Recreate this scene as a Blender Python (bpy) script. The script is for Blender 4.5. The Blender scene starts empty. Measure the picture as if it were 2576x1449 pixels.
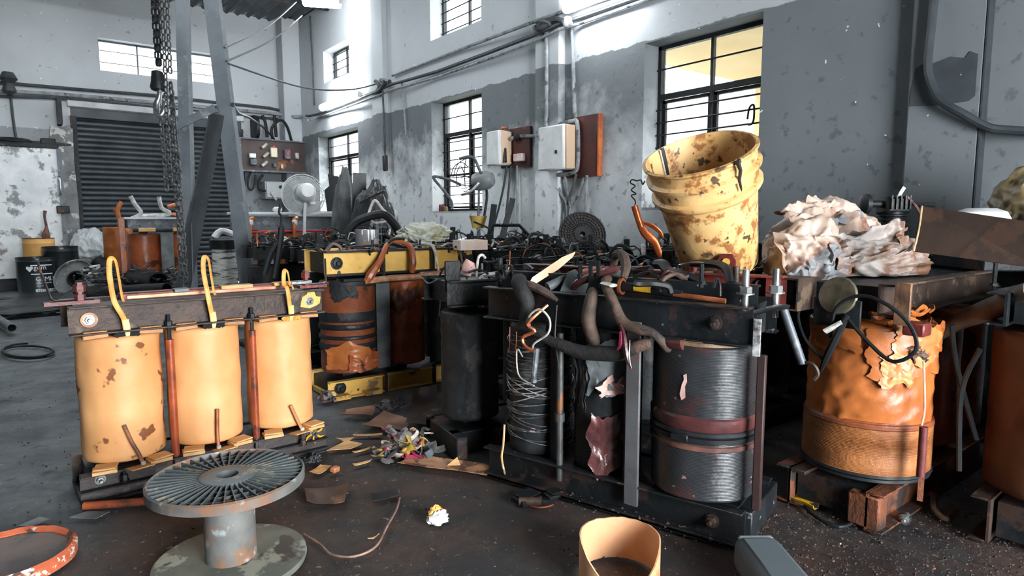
import bpy, bmesh, math, random
from math import sin, cos, tan, pi, radians, sqrt, atan2
from mathutils import Vector, Matrix, noise, Euler
V = Vector
SC = bpy.context.scene
COL = SC.collection
rnd = random.Random(7)
# ---------------------------------------------------------------- camera model
FPX, YAW, PITCH = 1618.8, radians(37.845), radians(-6.126)
CF = V((sin(YAW)*cos(PITCH), cos(YAW)*cos(PITCH), sin(PITCH)))
CR = V((cos(YAW), -sin(YAW), 0)); CU = CR.cross(CF)
CAM = V((0, 0, 1.0))
def ray(x, y): return CF + CR*((x-1288)/FPX) - CU*((y-724.5)/FPX)
def G(x, y, z=0):
    d = ray(x, y); return CAM + d*((z-1)/d.z)
def RW(x, y, off=0):
    d = ray(x, y); return CAM + d*((3.86-off)/d.x)
def FW(x, y, off=0):
    d = ray(x, y); return CAM + d*((10.8-off)/d.y)
def DP(x, y, t): return CAM + ray(x, y)*t
def S(r, g, b):
    f = lambda c: (c/255/12.92 if c <= 10 else ((c/255+.055)/1.055)**2.4)
    return (f(r), f(g), f(b), 1)
# ---------------------------------------------------------------- mesh builder
class M:
    def __init__(s): s.v = []; s.f = []; s.m = []; s.k = 0
    def add(s, vs, fs):
        o = len(s.v); s.v += [tuple(v) for v in vs]
        s.f += [[i+o for i in f] for f in fs]; s.m += [s.k]*len(fs); return s
    def box(s, c, d, R=None, b=0):
        h = [x/2 for x in d]; c = V(c); vs = []; fs = []
        if b <= 0:
            for i in range(8):
                vs.append(V((h[0]*(1 if i & 1 else -1), h[1]*(1 if i & 2 else -1), h[2]*(1 if i & 4 else -1))))
            fs = [(0,1,3,2),(4,6,7,5),(0,4,5,1),(2,3,7,6),(0,2,6,4),(1,5,7,3)]
        else:
            b = min(b, *[x*.9 for x in h]); ix = {}
            for i in range(8):
                sg = [1 if i & (1 << k) else -1 for k in range(3)]
                for a in range(3):
                    ix[i, a] = len(vs)
                    vs.append(V([sg[k]*(h[k] if k == a else h[k]-b) for k in range(3)]))
            for a in range(3):
                o = [k for k in range(3) if k != a]
                for sg in (0, 1):
                    base = sg << a
                    fs.append([ix[base | (p << o[0]) | (q << o[1]), a] for p, q in ((0,0),(1,0),(1,1),(0,1))])
            for a in range(3):
                o = [k for k in range(3) if k != a]
                for p in (0, 1):
                    for q in (0, 1):
                        base = (p << o[0]) | (q << o[1])
                        fs.append([ix[base, o[0]], ix[base, o[1]], ix[base | 1 << a, o[1]], ix[base | 1 << a, o[0]]])
            for i in range(8): fs.append([ix[i, 0], ix[i, 1], ix[i, 2]])
        if R is not None: vs = [R @ v for v in vs]
        return s.add([v+c for v in vs], fs)
    def bar(s, p, q, w, h, up=(0, 0, 1), b=0):
        p, q = V(p), V(q); x = (q-p); L = x.length; x = x.normalized(); u = V(up)
        y = u.cross(x)
        if y.length < 1e-4: y = V((0, 1, 0)).cross(x)
        y.normalize(); z = x.cross(y)
        R = Matrix((x, y, z)).transposed()
        return s.box((p+q)/2, (L, w, h), R, b)
    def lathe(s, prof, n=24, c=(0, 0, 0), R=None, fn=None, closed=False):
        c = V(c); vs = []; m = len(prof)
        for j, (r, z) in enumerate(prof):
            for i in range(n):
                a = 2*pi*i/n; rr = r if fn is None else fn(r, a, z)
                p = V((rr*cos(a), rr*sin(a), z))
                vs.append((R @ p if R is not None else p)+c)
        fs = [(j*n+i, j*n+(i+1) % n, ((j+1) % m)*n+(i+1) % n, ((j+1) % m)*n+i) for j in range(m if closed else m-1) for i in range(n)]
        if not closed:
            if prof[0][0] > 1e-6: fs.append(list(range(n))[::-1])
            if prof[-1][0] > 1e-6: fs.append([(m-1)*n+i for i in range(n)])
        return s.add(vs, fs)
    def cyl(s, p, q, r, r2=None, n=12):
        p, q = V(p), V(q); z = (q-p); L = z.length; R = z.to_track_quat('Z', 'Y').to_matrix()
        return s.lathe([(r, 0), (r if r2 is None else r2, L)], n, p, R)
    def nut(s, c, ax, r, h):
        c = V(c); ax = V(ax).normalized(); R = ax.to_track_quat('Z', 'Y').to_matrix()
        s.lathe([(r*1.35, 0), (r*1.35, h*.15)], 14, c, R); s.lathe([(r, h*.15), (r, h*.75), (r*.9, h*.8)], 6, c, R)
        return s.lathe([(r*.5, h*.75), (r*.5, h*1.5), (r*.4, h*1.6)], 8, c, R)
    def tube(s, pts, r, n=8, sm=0, closed=False, flat=None, up=None):
        pts = [V(p) for p in pts]
        rs = list(r) if isinstance(r, (list, tuple)) else [r]*len(pts)
        if sm:
            P = []; Q = []; N = len(pts)
            seg = N if closed else N-1
            for i in range(seg):
                g = (lambda k: pts[k % N]) if closed else (lambda k: pts[max(0, min(N-1, k))])
                a, b, c, d = g(i-1), g(i), g(i+1), g(i+2)
                for k in range(sm):
                    t = k/sm
                    P.append(.5*((2*b)+(c-a)*t+(2*a-5*b+4*c-d)*t*t+(3*b-a-3*c+d)*t*t*t))
                    Q.append(rs[i % N]*(1-t)+rs[(i+1) % N]*t)
            if not closed: P.append(pts[-1]); Q.append(rs[-1])
            pts, rs = P, Q
        N = len(pts); vs = []; nn = V(up) if up is not None else None
        for i in range(N):
            a = pts[(i-1) % N] if closed else pts[max(0, i-1)]
            b = pts[(i+1) % N] if closed else pts[min(N-1, i+1)]
            t = (b-a)
            t = t.normalized() if t.length > 1e-9 else V((0, 0, 1))
            if nn is None: nn = t.orthogonal()
            nn = nn-t*nn.dot(t)
            nn = nn.normalized() if nn.length > 1e-6 else t.orthogonal().normalized()
            bb = t.cross(nn)
            for k in range(n):
                an = 2*pi*k/n
                if flat: vs.append(pts[i]+nn*cos(an)*rs[i]*flat[0]+bb*sin(an)*rs[i]*flat[1])
                else: vs.append(pts[i]+(nn*cos(an)+bb*sin(an))*rs[i])
        fs = [(i*n+k, i*n+(k+1) % n, ((i+1) % N)*n+(k+1) % n, ((i+1) % N)*n+k) for i in range(N if closed else N-1) for k in range(n)]
        if not closed: fs += [list(range(n))[::-1], [(N-1)*n+k for k in range(n)]]
        return s.add(vs, fs)
    def slab(s, fn, nu, nv, t):
        P = [[V(fn(i/nu, j/nv)) for j in range(nv+1)] for i in range(nu+1)]
        vs = []; W = nv+1
        for sg in (.5, -.5):
            for i in range(nu+1):
                for j in range(nv+1):
                    du = P[min(nu, i+1)][j]-P[max(0, i-1)][j]; dv = P[i][min(nv, j+1)]-P[i][max(0, j-1)]
                    nrm = du.cross(dv); nrm = nrm.normalized() if nrm.length > 1e-9 else V((0, 0, 1))
                    vs.append(P[i][j]+nrm*t*sg)
        o = (nu+1)*W; fs = []
        for i in range(nu):
            for j in range(nv):
                a = i*W+j; fs.append((a, a+W, a+W+1, a+1)); fs.append((o+a, o+a+1, o+a+W+1, o+a+W))
        rim = [i*W for i in range(nu+1)]+[nu*W+j for j in range(1, nv+1)]+[i*W+nv for i in range(nu-1, -1, -1)]+[j for j in range(nv-1, 0, -1)]
        for k in range(len(rim)):
            a, b = rim[k], rim[(k+1) % len(rim)]; fs.append((a, b, o+b, o+a))
        return s.add(vs, fs)
    def prism(s, poly, z0, z1, fn=None):
        n = len(poly); g = fn or (lambda x, y, z: (x, y, z))
        vs = [g(x, y, z0) for x, y in poly]+[g(x, y, z1) for x, y in poly]
        return s.add(vs, [list(range(n))[::-1], [n+i for i in range(n)]]+[(i, (i+1) % n, n+(i+1) % n, n+i) for i in range(n)])
    def build(s, name, mats, parent=None, smooth=True, ang=38):
        me = bpy.data.meshes.new(name); me.from_pydata(s.v, [], s.f)
        for mm in (mats if isinstance(mats, (list, tuple)) else [mats]): me.materials.append(mm)
        if any(s.m): me.polygons.foreach_set('material_index', s.m)
        b = bmesh.new(); b.from_mesh(me); bmesh.ops.recalc_face_normals(b, faces=b.faces); b.to_mesh(me); b.free()
        if smooth:
            me.polygons.foreach_set('use_smooth', [True]*len(me.polygons)); me.set_sharp_from_angle(angle=radians(ang))
        o = bpy.data.objects.new(name, me); COL.objects.link(o)
        if parent is not None: o.parent = parent
        return o
def tag(o, label, cat, group=None, kind=None):
    o['label'] = label; o['category'] = cat
    if group: o['group'] = group
    if kind: o['kind'] = kind
    return o
def thing(name, label, cat, loc=(0, 0, 0), rz=0, group=None, rot=None):
    o = bpy.data.objects.new(name, None); COL.objects.link(o); o.empty_display_size = .05
    o.location = loc; o.rotation_euler = rot if rot else (0, 0, rz)
    return tag(o, label, cat, group)
def solo(name, mb, mat, label, cat, loc=(0, 0, 0), rz=0, group=None, rot=None, kind=None, smooth=True, ang=38):
    o = mb.build(name, mat, None, smooth, ang); o.location = loc; o.rotation_euler = rot if rot else (0, 0, rz)
    return tag(o, label, cat, group, kind)
def struct(name, mb, mat, parent=None, smooth=False):
    o = mb.build(name, mat, parent, smooth)
    if parent is None: o['kind'] = 'structure'
    return o
def nz(x, y=0, z=0): return noise.noise(V((x, y, z)))
# ---------------------------------------------------------------- materials
_mc = {}
def mat(name, a, b=None, s=6, rough=.6, metal=0, bump=.2, bs=40, c=None, cs=3, ct=(.56, .6), rings=0, rb=.3, emit=0, d=None, ds=14, dt=(.62, .66), r2=None, stretch=None):
    if name in _mc: return _mc[name]
    m = bpy.data.materials.new(name); m.use_nodes = True; nt = m.node_tree; N = nt.nodes; K = nt.links
    bs_ = N['Principled BSDF']; co = N.new('ShaderNodeTexCoord').outputs['Object']
    if stretch:
        mp = N.new('ShaderNodeMapping'); mp.inputs['Scale'].default_value = stretch; K.new(co, mp.inputs[0]); co = mp.outputs[0]
    def no(sc, det=4, ro=.6):
        n = N.new('ShaderNodeTexNoise'); n.inputs['Scale'].default_value = sc; n.inputs['Detail'].default_value = det
        n.inputs['Roughness'].default_value = ro; K.new(co, n.inputs['Vector']); return n.outputs['Fac']
    def mr(fac, lo, hi):
        n = N.new('ShaderNodeMapRange'); n.inputs[1].default_value = lo; n.inputs[2].default_value = hi; K.new(fac, n.inputs[0]); return n.outputs[0]
    def mix(f, x, y):
        n = N.new('ShaderNodeMix'); n.data_type = 'RGBA'; K.new(f, n.inputs[0])
        for v, i in ((x, 6), (y, 7)):
            if isinstance(v, tuple): n.inputs[i].default_value = v
            else: K.new(v, n.inputs[i])
        return n.outputs[2]
    col = a
    f1 = None
    if b:
        f1 = mr(no(s), .36, .64); col = mix(f1, a, b)
    if c: col = mix(mr(no(cs, 5, .65), *ct), col, c)
    if d: col = mix(mr(no(ds, 3, .5), *dt), col, d)
    if isinstance(col, tuple): bs_.inputs['Base Color'].default_value = col
    else: K.new(col, bs_.inputs['Base Color'])
    bs_.inputs['Roughness'].default_value = rough; bs_.inputs['Metallic'].default_value = metal
    if r2 is not None:
        n = N.new('ShaderNodeMapRange'); n.inputs[1].default_value = .35; n.inputs[2].default_value = .65
        n.inputs[3].default_value = rough; n.inputs[4].default_value = r2; K.new(no(9), n.inputs[0]); K.new(n.outputs[0], bs_.inputs['Roughness'])
    h = None
    if bump:
        bn = N.new('ShaderNodeBump'); bn.inputs['Strength'].default_value = bump; bn.inputs['Distance'].default_value = .01
        K.new(no(bs), bn.inputs['Height']); h = bn.outputs[0]
    if rings:
        w = N.new('ShaderNodeTexWave'); w.wave_type = 'BANDS'; w.bands_direction = 'Z'; w.inputs['Scale'].default_value = rings
        w.inputs['Distortion'].default_value = .6; w.inputs['Detail'].default_value = 1; K.new(co, w.inputs['Vector'])
        b2 = N.new('ShaderNodeBump'); b2.inputs['Strength'].default_value = rb; b2.inputs['Distance'].default_value = .006
        K.new(w.outputs['Fac'], b2.inputs['Height'])
        if h: K.new(h, b2.inputs['Normal'])
        h = b2.outputs[0]
    if h: K.new(h, bs_.inputs['Normal'])
    if emit:
        bs_.inputs['Emission Color'].default_value = a; bs_.inputs['Emission Strength'].default_value = emit
    _mc[name] = m; return m
steel = mat('dark_steel', S(41, 45, 48), S(27, 30, 33), 8, .5, .35, .25, 50, c=S(66, 52, 46), cs=5, d=S(120, 124, 128), ds=30, dt=(.68, .72))
black = mat('oily_black', S(30, 33, 36), S(19, 22, 24), 9, .42, 0, .3, 45, c=S(52, 42, 40), cs=5, d=S(96, 98, 100), ds=40, dt=(.7, .74))
black2 = mat('black_paper', S(38, 42, 44), S(26, 29, 31), 7, .55, 0, .35, 25, c=S(60, 58, 58), cs=6)
rub = mat('black_rubber', S(28, 31, 34), S(18, 20, 22), 10, .5, 0, .1)
gsteel = mat('grey_painted_steel', S(96, 102, 108), S(78, 84, 90), 5, .5, .2, .15, 40, c=S(120, 124, 128), cs=9, d=S(62, 60, 60), ds=20)
rust = mat('brown_rusty_steel', S(74, 58, 50), S(52, 42, 38), 10, .55, .3, .35, 60, c=S(98, 82, 66), cs=7, d=S(40, 34, 32), ds=22)
rust2 = mat('orange_rust', S(120, 70, 44), S(78, 50, 38), 12, .7, .2, .5, 60, c=S(50, 40, 36), cs=6)
zinc = mat('zinc_bolt', S(170, 172, 172), S(110, 112, 112), 14, .35, .8, .1)
redp = mat('red_varnish', S(120, 48, 40), S(80, 36, 34), 10, .45, 0, .3, 50, c=S(56, 34, 34), cs=6)
orod = mat('orange_red_tube', S(168, 78, 40), S(128, 54, 32), 14, .4, 0, .1, c=S(88, 44, 34), cs=5)
copper = mat('copper_lead', S(200, 120, 78), S(140, 76, 50), 16, .35, .5, .1)
ypaper = mat('yellow_kraft_paper', S(224, 168, 112), S(212, 150, 94), 5, .5, 0, .12, 10, c=S(176, 108, 58), cs=4, ct=(.62, .8), d=S(128, 78, 46), ds=12, dt=(.6, .63))
ypaper2 = mat('clean_yellow_paper', S(228, 172, 116), S(216, 156, 100), 5, .5, 0, .12, 10, c=S(184, 114, 60), cs=4, ct=(.66, .85))
strap = mat('yellow_strap', S(236, 176, 92), S(206, 138, 62), 20, .5)
wood = mat('pale_wood', S(222, 178, 122), S(196, 146, 92), 14, .6, 0, .1, stretch=(1, 6, 6))
kraft = mat('brown_board', S(178, 132, 98), S(140, 98, 70), 7, .6, 0, .2, 30, c=S(86, 60, 46), cs=6)
opaper = mat('amber_paper', S(182, 106, 52), S(146, 80, 38), 6, .38, 0, .3, 16, c=S(100, 54, 30), cs=4, ct=(.55, .7))
brpaper = mat('brown_crinkled_paper', S(170, 90, 50), S(128, 66, 38), 7, .35, 0, .5, 16, c=S(80, 44, 30), cs=5)
brwind = mat('brown_winding', S(142, 76, 44), S(110, 58, 36), 9, .45, 0, .3, 60, c=S(60, 38, 30), cs=4, rings=55, rb=.4)
owind = mat('ochre_winding', S(168, 108, 60), S(132, 80, 44), 9, .5, 0, .5, 90, rings=60, rb=.5)
bwind = mat('black_varnished_winding', S(48, 51, 54), S(34, 36, 39), 8, .3, .1, .22, 40, c=S(84, 52, 50), cs=4, ct=(.57, .72), d=S(150, 110, 108), ds=30, dt=(.72, .74), r2=.36)
ybeam = mat('yellow_painted_beam', S(226, 184, 96), S(206, 160, 76), 7, .5, 0, .2, 40, c=S(120, 94, 60), cs=6, ct=(.58, .66), d=S(50, 42, 36), ds=18, dt=(.68, .72))
white = mat('white_enamel', S(226, 228, 228), S(206, 208, 208), 6, .4, 0, .08, c=S(150, 150, 148), cs=7, ct=(.62, .68))
chrome = mat('bright_steel', S(190, 194, 198), S(150, 154, 158), 8, .25, .9, .1)
pinkp = mat('pinkish_torn_paper', S(222, 184, 174), S(196, 150, 142), 10, .5, 0, .3, 30)
redpaper = mat('dark_red_paper', S(92, 52, 50), S(62, 36, 37), 9, .3, 0, .4, 18, c=S(170, 146, 142), cs=14, ct=(.67, .72))
greyp = mat('grey_torn_paper', S(112, 118, 120), S(74, 80, 82), 8, .5, 0, .3, 20)
clothb = mat('brown_cotton_tape', S(92, 72, 58), S(54, 44, 40), 12, .75, 0, .4, 60, c=S(46, 40, 38), cs=5)
clothk = mat('black_cotton_tape', S(40, 40, 40), S(25, 26, 27), 12, .7, 0, .4, 60)
txtw = mat('white_lettering', S(214, 218, 220), rough=.6, bump=0)
txtk = mat('dark_lettering', S(42, 38, 38), rough=.6, bump=0)
wirew = mat('pale_wire', S(208, 206, 200), S(150, 148, 146), 30, .4, 0, .1)
magenta = mat('crimson_rag', S(170, 40, 84), S(110, 30, 56), 10, .7)
yel = mat('bright_yellow', S(236, 190, 40), S(190, 140, 30), 10, .55, 0, .1, c=S(60, 50, 40), cs=8)
for m_ in (rub, black, black2, steel, clothk): m_.node_tree.nodes['Principled BSDF'].inputs['Specular IOR Level'].default_value = .3
# emitters that are lamps
def emat(name, col, st):
    m = bpy.data.materials.new(name); m.use_nodes = True; nt = m.node_tree
    b = nt.nodes['Principled BSDF']; b.inputs['Base Color'].default_value = (.8, .8, .8, 1)
    b.inputs['Emission Color'].default_value = col; b.inputs['Emission Strength'].default_value = st; return m
tubem = emat('lit_tube', (.93, .97, 1, 1), 34)
def glassmat():
    m = bpy.data.materials.new('window_glass'); m.use_nodes = True; nt = m.node_tree; N = nt.nodes
    for n in list(N): N.remove(n)
    o = N.new('ShaderNodeOutputMaterial'); mx = N.new('ShaderNodeMixShader'); t = N.new('ShaderNodeBsdfTransparent'); g = N.new('ShaderNodeBsdfGlossy')
    t.inputs[0].default_value = (.42, .43, .43, 1); g.inputs['Roughness'].default_value = .08; mx.inputs[0].default_value = .05
    nt.links.new(t.outputs[0], mx.inputs[1]); nt.links.new(g.outputs[0], mx.inputs[2]); nt.links.new(mx.outputs[0], o.inputs[0]); return m
glass = glassmat()
# ---------------------------------------------------------------- text
def textmesh(mb, body, size, fn, depth=.002, align='LEFT'):
    c = bpy.data.curves.new('t', 'FONT'); c.body = body; c.size = size; c.extrude = depth; c.align_x = align; c.resolution_u = 2
    o = bpy.data.objects.new('t', c); COL.objects.link(o); bpy.context.view_layer.update()
    me = o.evaluated_get(bpy.context.evaluated_depsgraph_get()).to_mesh()
    vs = [fn(v.co) for v in me.vertices]; fs = [list(p.vertices) for p in me.polygons]
    mb.add(vs, fs); bpy.data.objects.remove(o); bpy.data.curves.remove(c); return mb
# ================================================================ ROOM
def wallmat(name, up, lo, fade, line):
    m = bpy.data.materials.new(name); m.use_nodes = True; nt = m.node_tree; N = nt.nodes; K = nt.links; B = N['Principled BSDF']
    B.inputs['Roughness'].default_value = .75
    co = N.new('ShaderNodeTexCoord').outputs['Object']
    def no(sc, det=4, ro=.6):
        n = N.new('ShaderNodeTexNoise'); n.inputs['Scale'].default_value = sc; n.inputs['Detail'].default_value = det; n.inputs['Roughness'].default_value = ro
        K.new(co, n.inputs['Vector']); return n.outputs['Fac']
    def mr(f, a, b, c=0, d=1):
        n = N.new('ShaderNodeMapRange'); n.inputs[1].default_value = a; n.inputs[2].default_value = b; n.inputs[3].default_value = c; n.inputs[4].default_value = d; K.new(f, n.inputs[0]); return n.outputs[0]
    def mt(op, a, b):
        n = N.new('ShaderNodeMath'); n.operation = op
        for v, i in ((a, 0), (b, 1)):
            if isinstance(v, (int, float)): n.inputs[i].default_value = v
            else: K.new(v, n.inputs[i])
        return n.outputs[0]
    def mix(f, x, y):
        n = N.new('ShaderNodeMix'); n.data_type = 'RGBA'; K.new(f, n.inputs[0])
        for v, i in ((x, 6), (y, 7)):
            if isinstance(v, tuple): n.inputs[i].default_value = v
            else: K.new(v, n.inputs[i])
        return n.outputs[2]
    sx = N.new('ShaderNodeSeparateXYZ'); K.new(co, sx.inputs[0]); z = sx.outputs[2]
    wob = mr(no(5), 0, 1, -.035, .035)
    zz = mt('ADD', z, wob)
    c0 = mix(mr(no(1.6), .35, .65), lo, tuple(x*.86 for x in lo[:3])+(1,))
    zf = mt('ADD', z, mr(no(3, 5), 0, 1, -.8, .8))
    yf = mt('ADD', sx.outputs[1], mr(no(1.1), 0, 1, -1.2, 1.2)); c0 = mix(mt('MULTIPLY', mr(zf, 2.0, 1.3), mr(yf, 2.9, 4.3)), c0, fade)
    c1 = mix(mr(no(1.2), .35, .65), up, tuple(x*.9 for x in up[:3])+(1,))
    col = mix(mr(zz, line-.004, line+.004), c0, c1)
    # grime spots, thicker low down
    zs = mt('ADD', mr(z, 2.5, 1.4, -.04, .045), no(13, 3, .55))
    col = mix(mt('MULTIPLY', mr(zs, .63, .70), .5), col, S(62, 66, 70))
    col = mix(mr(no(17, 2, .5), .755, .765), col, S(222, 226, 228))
    K.new(col, B.inputs['Base Color'])
    bn = N.new('ShaderNodeBump'); bn.inputs['Strength'].default_value = .25; bn.inputs['Distance'].default_value = .02; K.new(no(9, 6), bn.inputs['Height']); K.new(bn.outputs[0], B.inputs['Normal'])
    return m
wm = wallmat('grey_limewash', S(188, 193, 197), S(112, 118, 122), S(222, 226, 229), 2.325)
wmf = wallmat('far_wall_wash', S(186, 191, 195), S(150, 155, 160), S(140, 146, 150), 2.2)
plain = mat('bare_cement', S(120, 118, 116), S(92, 92, 92), 5, .8, 0, .4, 20, c=S(70, 66, 62), cs=4)
ptch = mat('bare_patch', S(66, 72, 76), S(52, 58, 62), 6, .8, 0, .3, 20, d=S(220, 222, 224), ds=16, dt=(.72, .74))
def wall_holes(mb, axis, pos, th, a0, a1, z0, z1, holes):
    As = sorted({a0, a1, *[h[0] for h in holes], *[h[1] for h in holes]}); Zs = sorted({z0, z1, *[h[2] for h in holes], *[h[3] for h in holes]})
    for i in range(len(As)-1):
        run = None
        for j in range(len(Zs)-1):
            ca, cz = (As[i]+As[i+1])/2, (Zs[j]+Zs[j+1])/2
            if any(h[0] < ca < h[1] and h[2] < cz < h[3] for h in holes): continue
            d = (th, As[i+1]-As[i], Zs[j+1]-Zs[j]); c = (pos+th/2, ca, cz)
            if axis == 'y': d = (d[1], d[0], d[2]); c = (c[1], c[0], c[2])
            mb.box(c, d)
    return mb
W1 = (2.37, 3.34, 1.085, 2.31); W2 = (5.47, 6.46, 1.085, 2.31); W3 = (5.47, 6.46, 2.98, 3.62); W4 = (8.64, 9.56, 3.02, 3.48); W5 = (8.42, 9.86, 1.085, 2.26)
W6 = (-.75, .2, 1.085, 2.31)
RH = 4.16
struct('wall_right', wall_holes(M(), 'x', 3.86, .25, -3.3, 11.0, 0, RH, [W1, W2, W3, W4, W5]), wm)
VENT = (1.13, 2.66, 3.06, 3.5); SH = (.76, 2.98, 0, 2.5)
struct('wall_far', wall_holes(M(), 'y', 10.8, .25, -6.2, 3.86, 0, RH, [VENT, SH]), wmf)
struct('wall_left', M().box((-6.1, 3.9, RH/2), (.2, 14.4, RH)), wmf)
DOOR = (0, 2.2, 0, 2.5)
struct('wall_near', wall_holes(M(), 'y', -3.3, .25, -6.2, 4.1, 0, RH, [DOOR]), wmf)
# floor with oily brown dirt
def floormat():
    m = bpy.data.materials.new('oily_dirt_floor'); m.use_nodes = True; nt = m.node_tree; N = nt.nodes; K = nt.links; B = N['Principled BSDF']
    co = N.new('ShaderNodeTexCoord').outputs['Object']
    def no(sc, det=5, ro=.65):
        n = N.new('ShaderNodeTexNoise'); n.inputs['Scale'].default_value = sc; n.inputs['Detail'].default_value = det; n.inputs['Roughness'].default_value = ro; K.new(co, n.inputs['Vector']); return n.outputs['Fac']
    def mr(f, a, b, c=0, d=1):
        n = N.new('ShaderNodeMapRange'); n.inputs[1].default_value = a; n.inputs[2].default_value = b; n.inputs[3].default_value = c; n.inputs[4].default_value = d; K.new(f, n.inputs[0]); return n.outputs[0]
    def mix(f, x, y):
        n = N.new('ShaderNodeMix'); n.data_type = 'RGBA'; K.new(f, n.inputs[0])
        for v, i in ((x, 6), (y, 7)):
            if isinstance(v, tuple): n.inputs[i].default_value = v
            else: K.new(v, n.inputs[i])
        return n.outputs[2]
    vd = N.new('ShaderNodeVectorMath'); vd.operation = 'DISTANCE'; K.new(co, vd.inputs[0]); vd.inputs[1].default_value = (1.05, 1.75, 0)
    ve = N.new('ShaderNodeVectorMath'); ve.operation = 'DISTANCE'; K.new(co, ve.inputs[0]); ve.inputs[1].default_value = (2.2, .8, 0)
    mn = N.new('ShaderNodeMath'); mn.operation = 'MINIMUM'; K.new(vd.outputs['Value'], mn.inputs[0]); K.new(ve.outputs['Value'], mn.inputs[1])
    ad = N.new('ShaderNodeMath'); ad.operation = 'ADD'; K.new(mn.outputs[0], ad.inputs[0]); K.new(mr(no(2.5), 0, 1, -.45, .45), ad.inputs[1])
    grey = mix(mr(no(4), .36, .64), S(66, 70, 73), S(95, 99, 102))
    brown = mix(mr(no(5), .36, .64), S(76, 59, 51), S(52, 43, 40))
    far = mix(mr(no(3.2), .42, .62), brown, S(42, 42, 43))
    col = mix(mr(ad.outputs[0], 1.0, .62), mix(mr(mn.outputs[0], 1.3, .9), grey, far), far)
    col = mix(mr(no(7), .58, .68), col, S(46, 47, 49))
    col = mix(mr(no(46, 2, .5), .7, .73), col, S(140, 126, 116))
    K.new(col, B.inputs['Base Color'])
    r = mr(no(2.2), .4, .62, .9, .5); K.new(r, B.inputs['Roughness'])
    bn = N.new('ShaderNodeBump'); bn.inputs['Strength'].default_value = .55; bn.inputs['Distance'].default_value = .012; K.new(no(26, 6, .7), bn.inputs['Height'])
    K.new(bn.outputs[0], B.inputs['Normal']); return m
def fl():
    mb = M(); n = 90
    # gently uneven dirt near the camera, flat slab beyond
    mb.box((-1.05, 3.8, -.11), (10.4, 15.4, .2))
    return mb
struct('floor', fl(), floormat())
# corrugated roof
cm = mat('corrugated_roof', S(74, 80, 84), S(54, 60, 64), 4, .6, .3, .1)
def corr(x0, x1, y0, y1, mb):
    n = int((x1-x0)/.033); vs = []; fs = []
    for i in range(n+1):
        x = x0+(x1-x0)*i/n; z = RH+.03*sin(2*pi*x/.16); vs += [(x, y0, z), (x, y1, z), (x, y0, z+.02), (x, y1, z+.02)]
    for i in range(n): a = 4*i; fs += [(a, a+1, a+5, a+4), (a+2, a+6, a+7, a+3)]
    return mb.add(vs, fs)
cb = M(); ADDED_SKYLIGHTS = [(-1.6, 2.7, 4.9, 5.8), (-1.6, 2.7, 7.3, 8.2)]  # unseen roof openings, added to brighten the back of the room
corr(-6.2, -1.6, -3.3, 11.0, cb); corr(2.7, 4.1, -3.3, 11.0, cb)
for y0, y1 in ((-3.3, 4.9), (5.8, 7.3), (8.2, 11.0)): corr(-1.6, 2.7, y0, y1, cb)
struct('ceiling', cb, cm, smooth=True)
for n_, (x0, x1, y0, y1) in enumerate(ADDED_SKYLIGHTS):  # bars and panes for the added roof openings, numbered after the wall windows
    f_ = M()
    for x in (x0, (x0+x1)/2, x1): f_.box((x, (y0+y1)/2, RH+.04), (.05, y1-y0, .03))
    w_ = struct('window_%d' % (n_+7), f_, gsteel); M().box(((x0+x1)/2, (y0+y1)/2, RH+.07), (x1-x0+.1, y1-y0+.1, .004)).build('glass', glass, w_)
for i, y in enumerate((9.3, 6.6, 3.9, 1.2)):
    mb = M().box((-1.1, y, RH-.1), (9.9, .07, .12)); struct('trim_%d' % (i+1), mb, steel)
# pilasters
def pil(n, y0, y1):
    return struct('trim_%d' % n, M().box((3.825, (y0+y1)/2, RH/2), (.08, y1-y0, RH), None, .008), wm, smooth=True)
pil(5, 4.22, 4.54); pil(6, 7.5, 7.81); pc = pil(7, 1.14, 1.47)
mb = M().prism([(1.455, 1.66), (1.44, 1.78), (1.40, 1.80), (1.36, 1.79), (1.28, 1.81), (1.22, 1.79), (1.20, 1.82), (1.165, 1.80), (1.165, 1.60), (1.19, 1.58), (1.30, 1.575), (1.455, 1.59)], 0, .004, lambda x, y, z: (3.785-z, x, y))
struct('bare_patch', mb, ptch, pc)
struct('dark_edge', M().box((3.822, 1.136, 1.5), (.076, .008, 3.0)), mat('dark_side_strip', S(54, 60, 64), S(40, 45, 48), 6, .8, 0, .3), pc)  # thin dark strip covering the pilaster's near side
struct('trim_8', M().box((3.72, 10.66, RH/2), (.28, .28, RH), None, .01), wmf)
# cement jamb left of the shutter
jb = M()
jb.prism([(0.5, 0), (.76, 0), (.755, .6), (.765, 1.2), (.75, 1.8), (.76, 2.2), (.72, 2.26), (.6, 2.22), (.52, 2.24), (.5, 2.1), (.53, 1.5), (.51, .8)], 10.68, 10.81, lambda x, y, z: (x, z, y))
struct('trim_9', jb, mat('raw_plaster', S(128, 128, 128), S(96, 98, 100), 6, .8, 0, .5, 12, c=S(186, 186, 182), cs=5, d=S(196, 150, 100), ds=7, dt=(.68, .72)))
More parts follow.
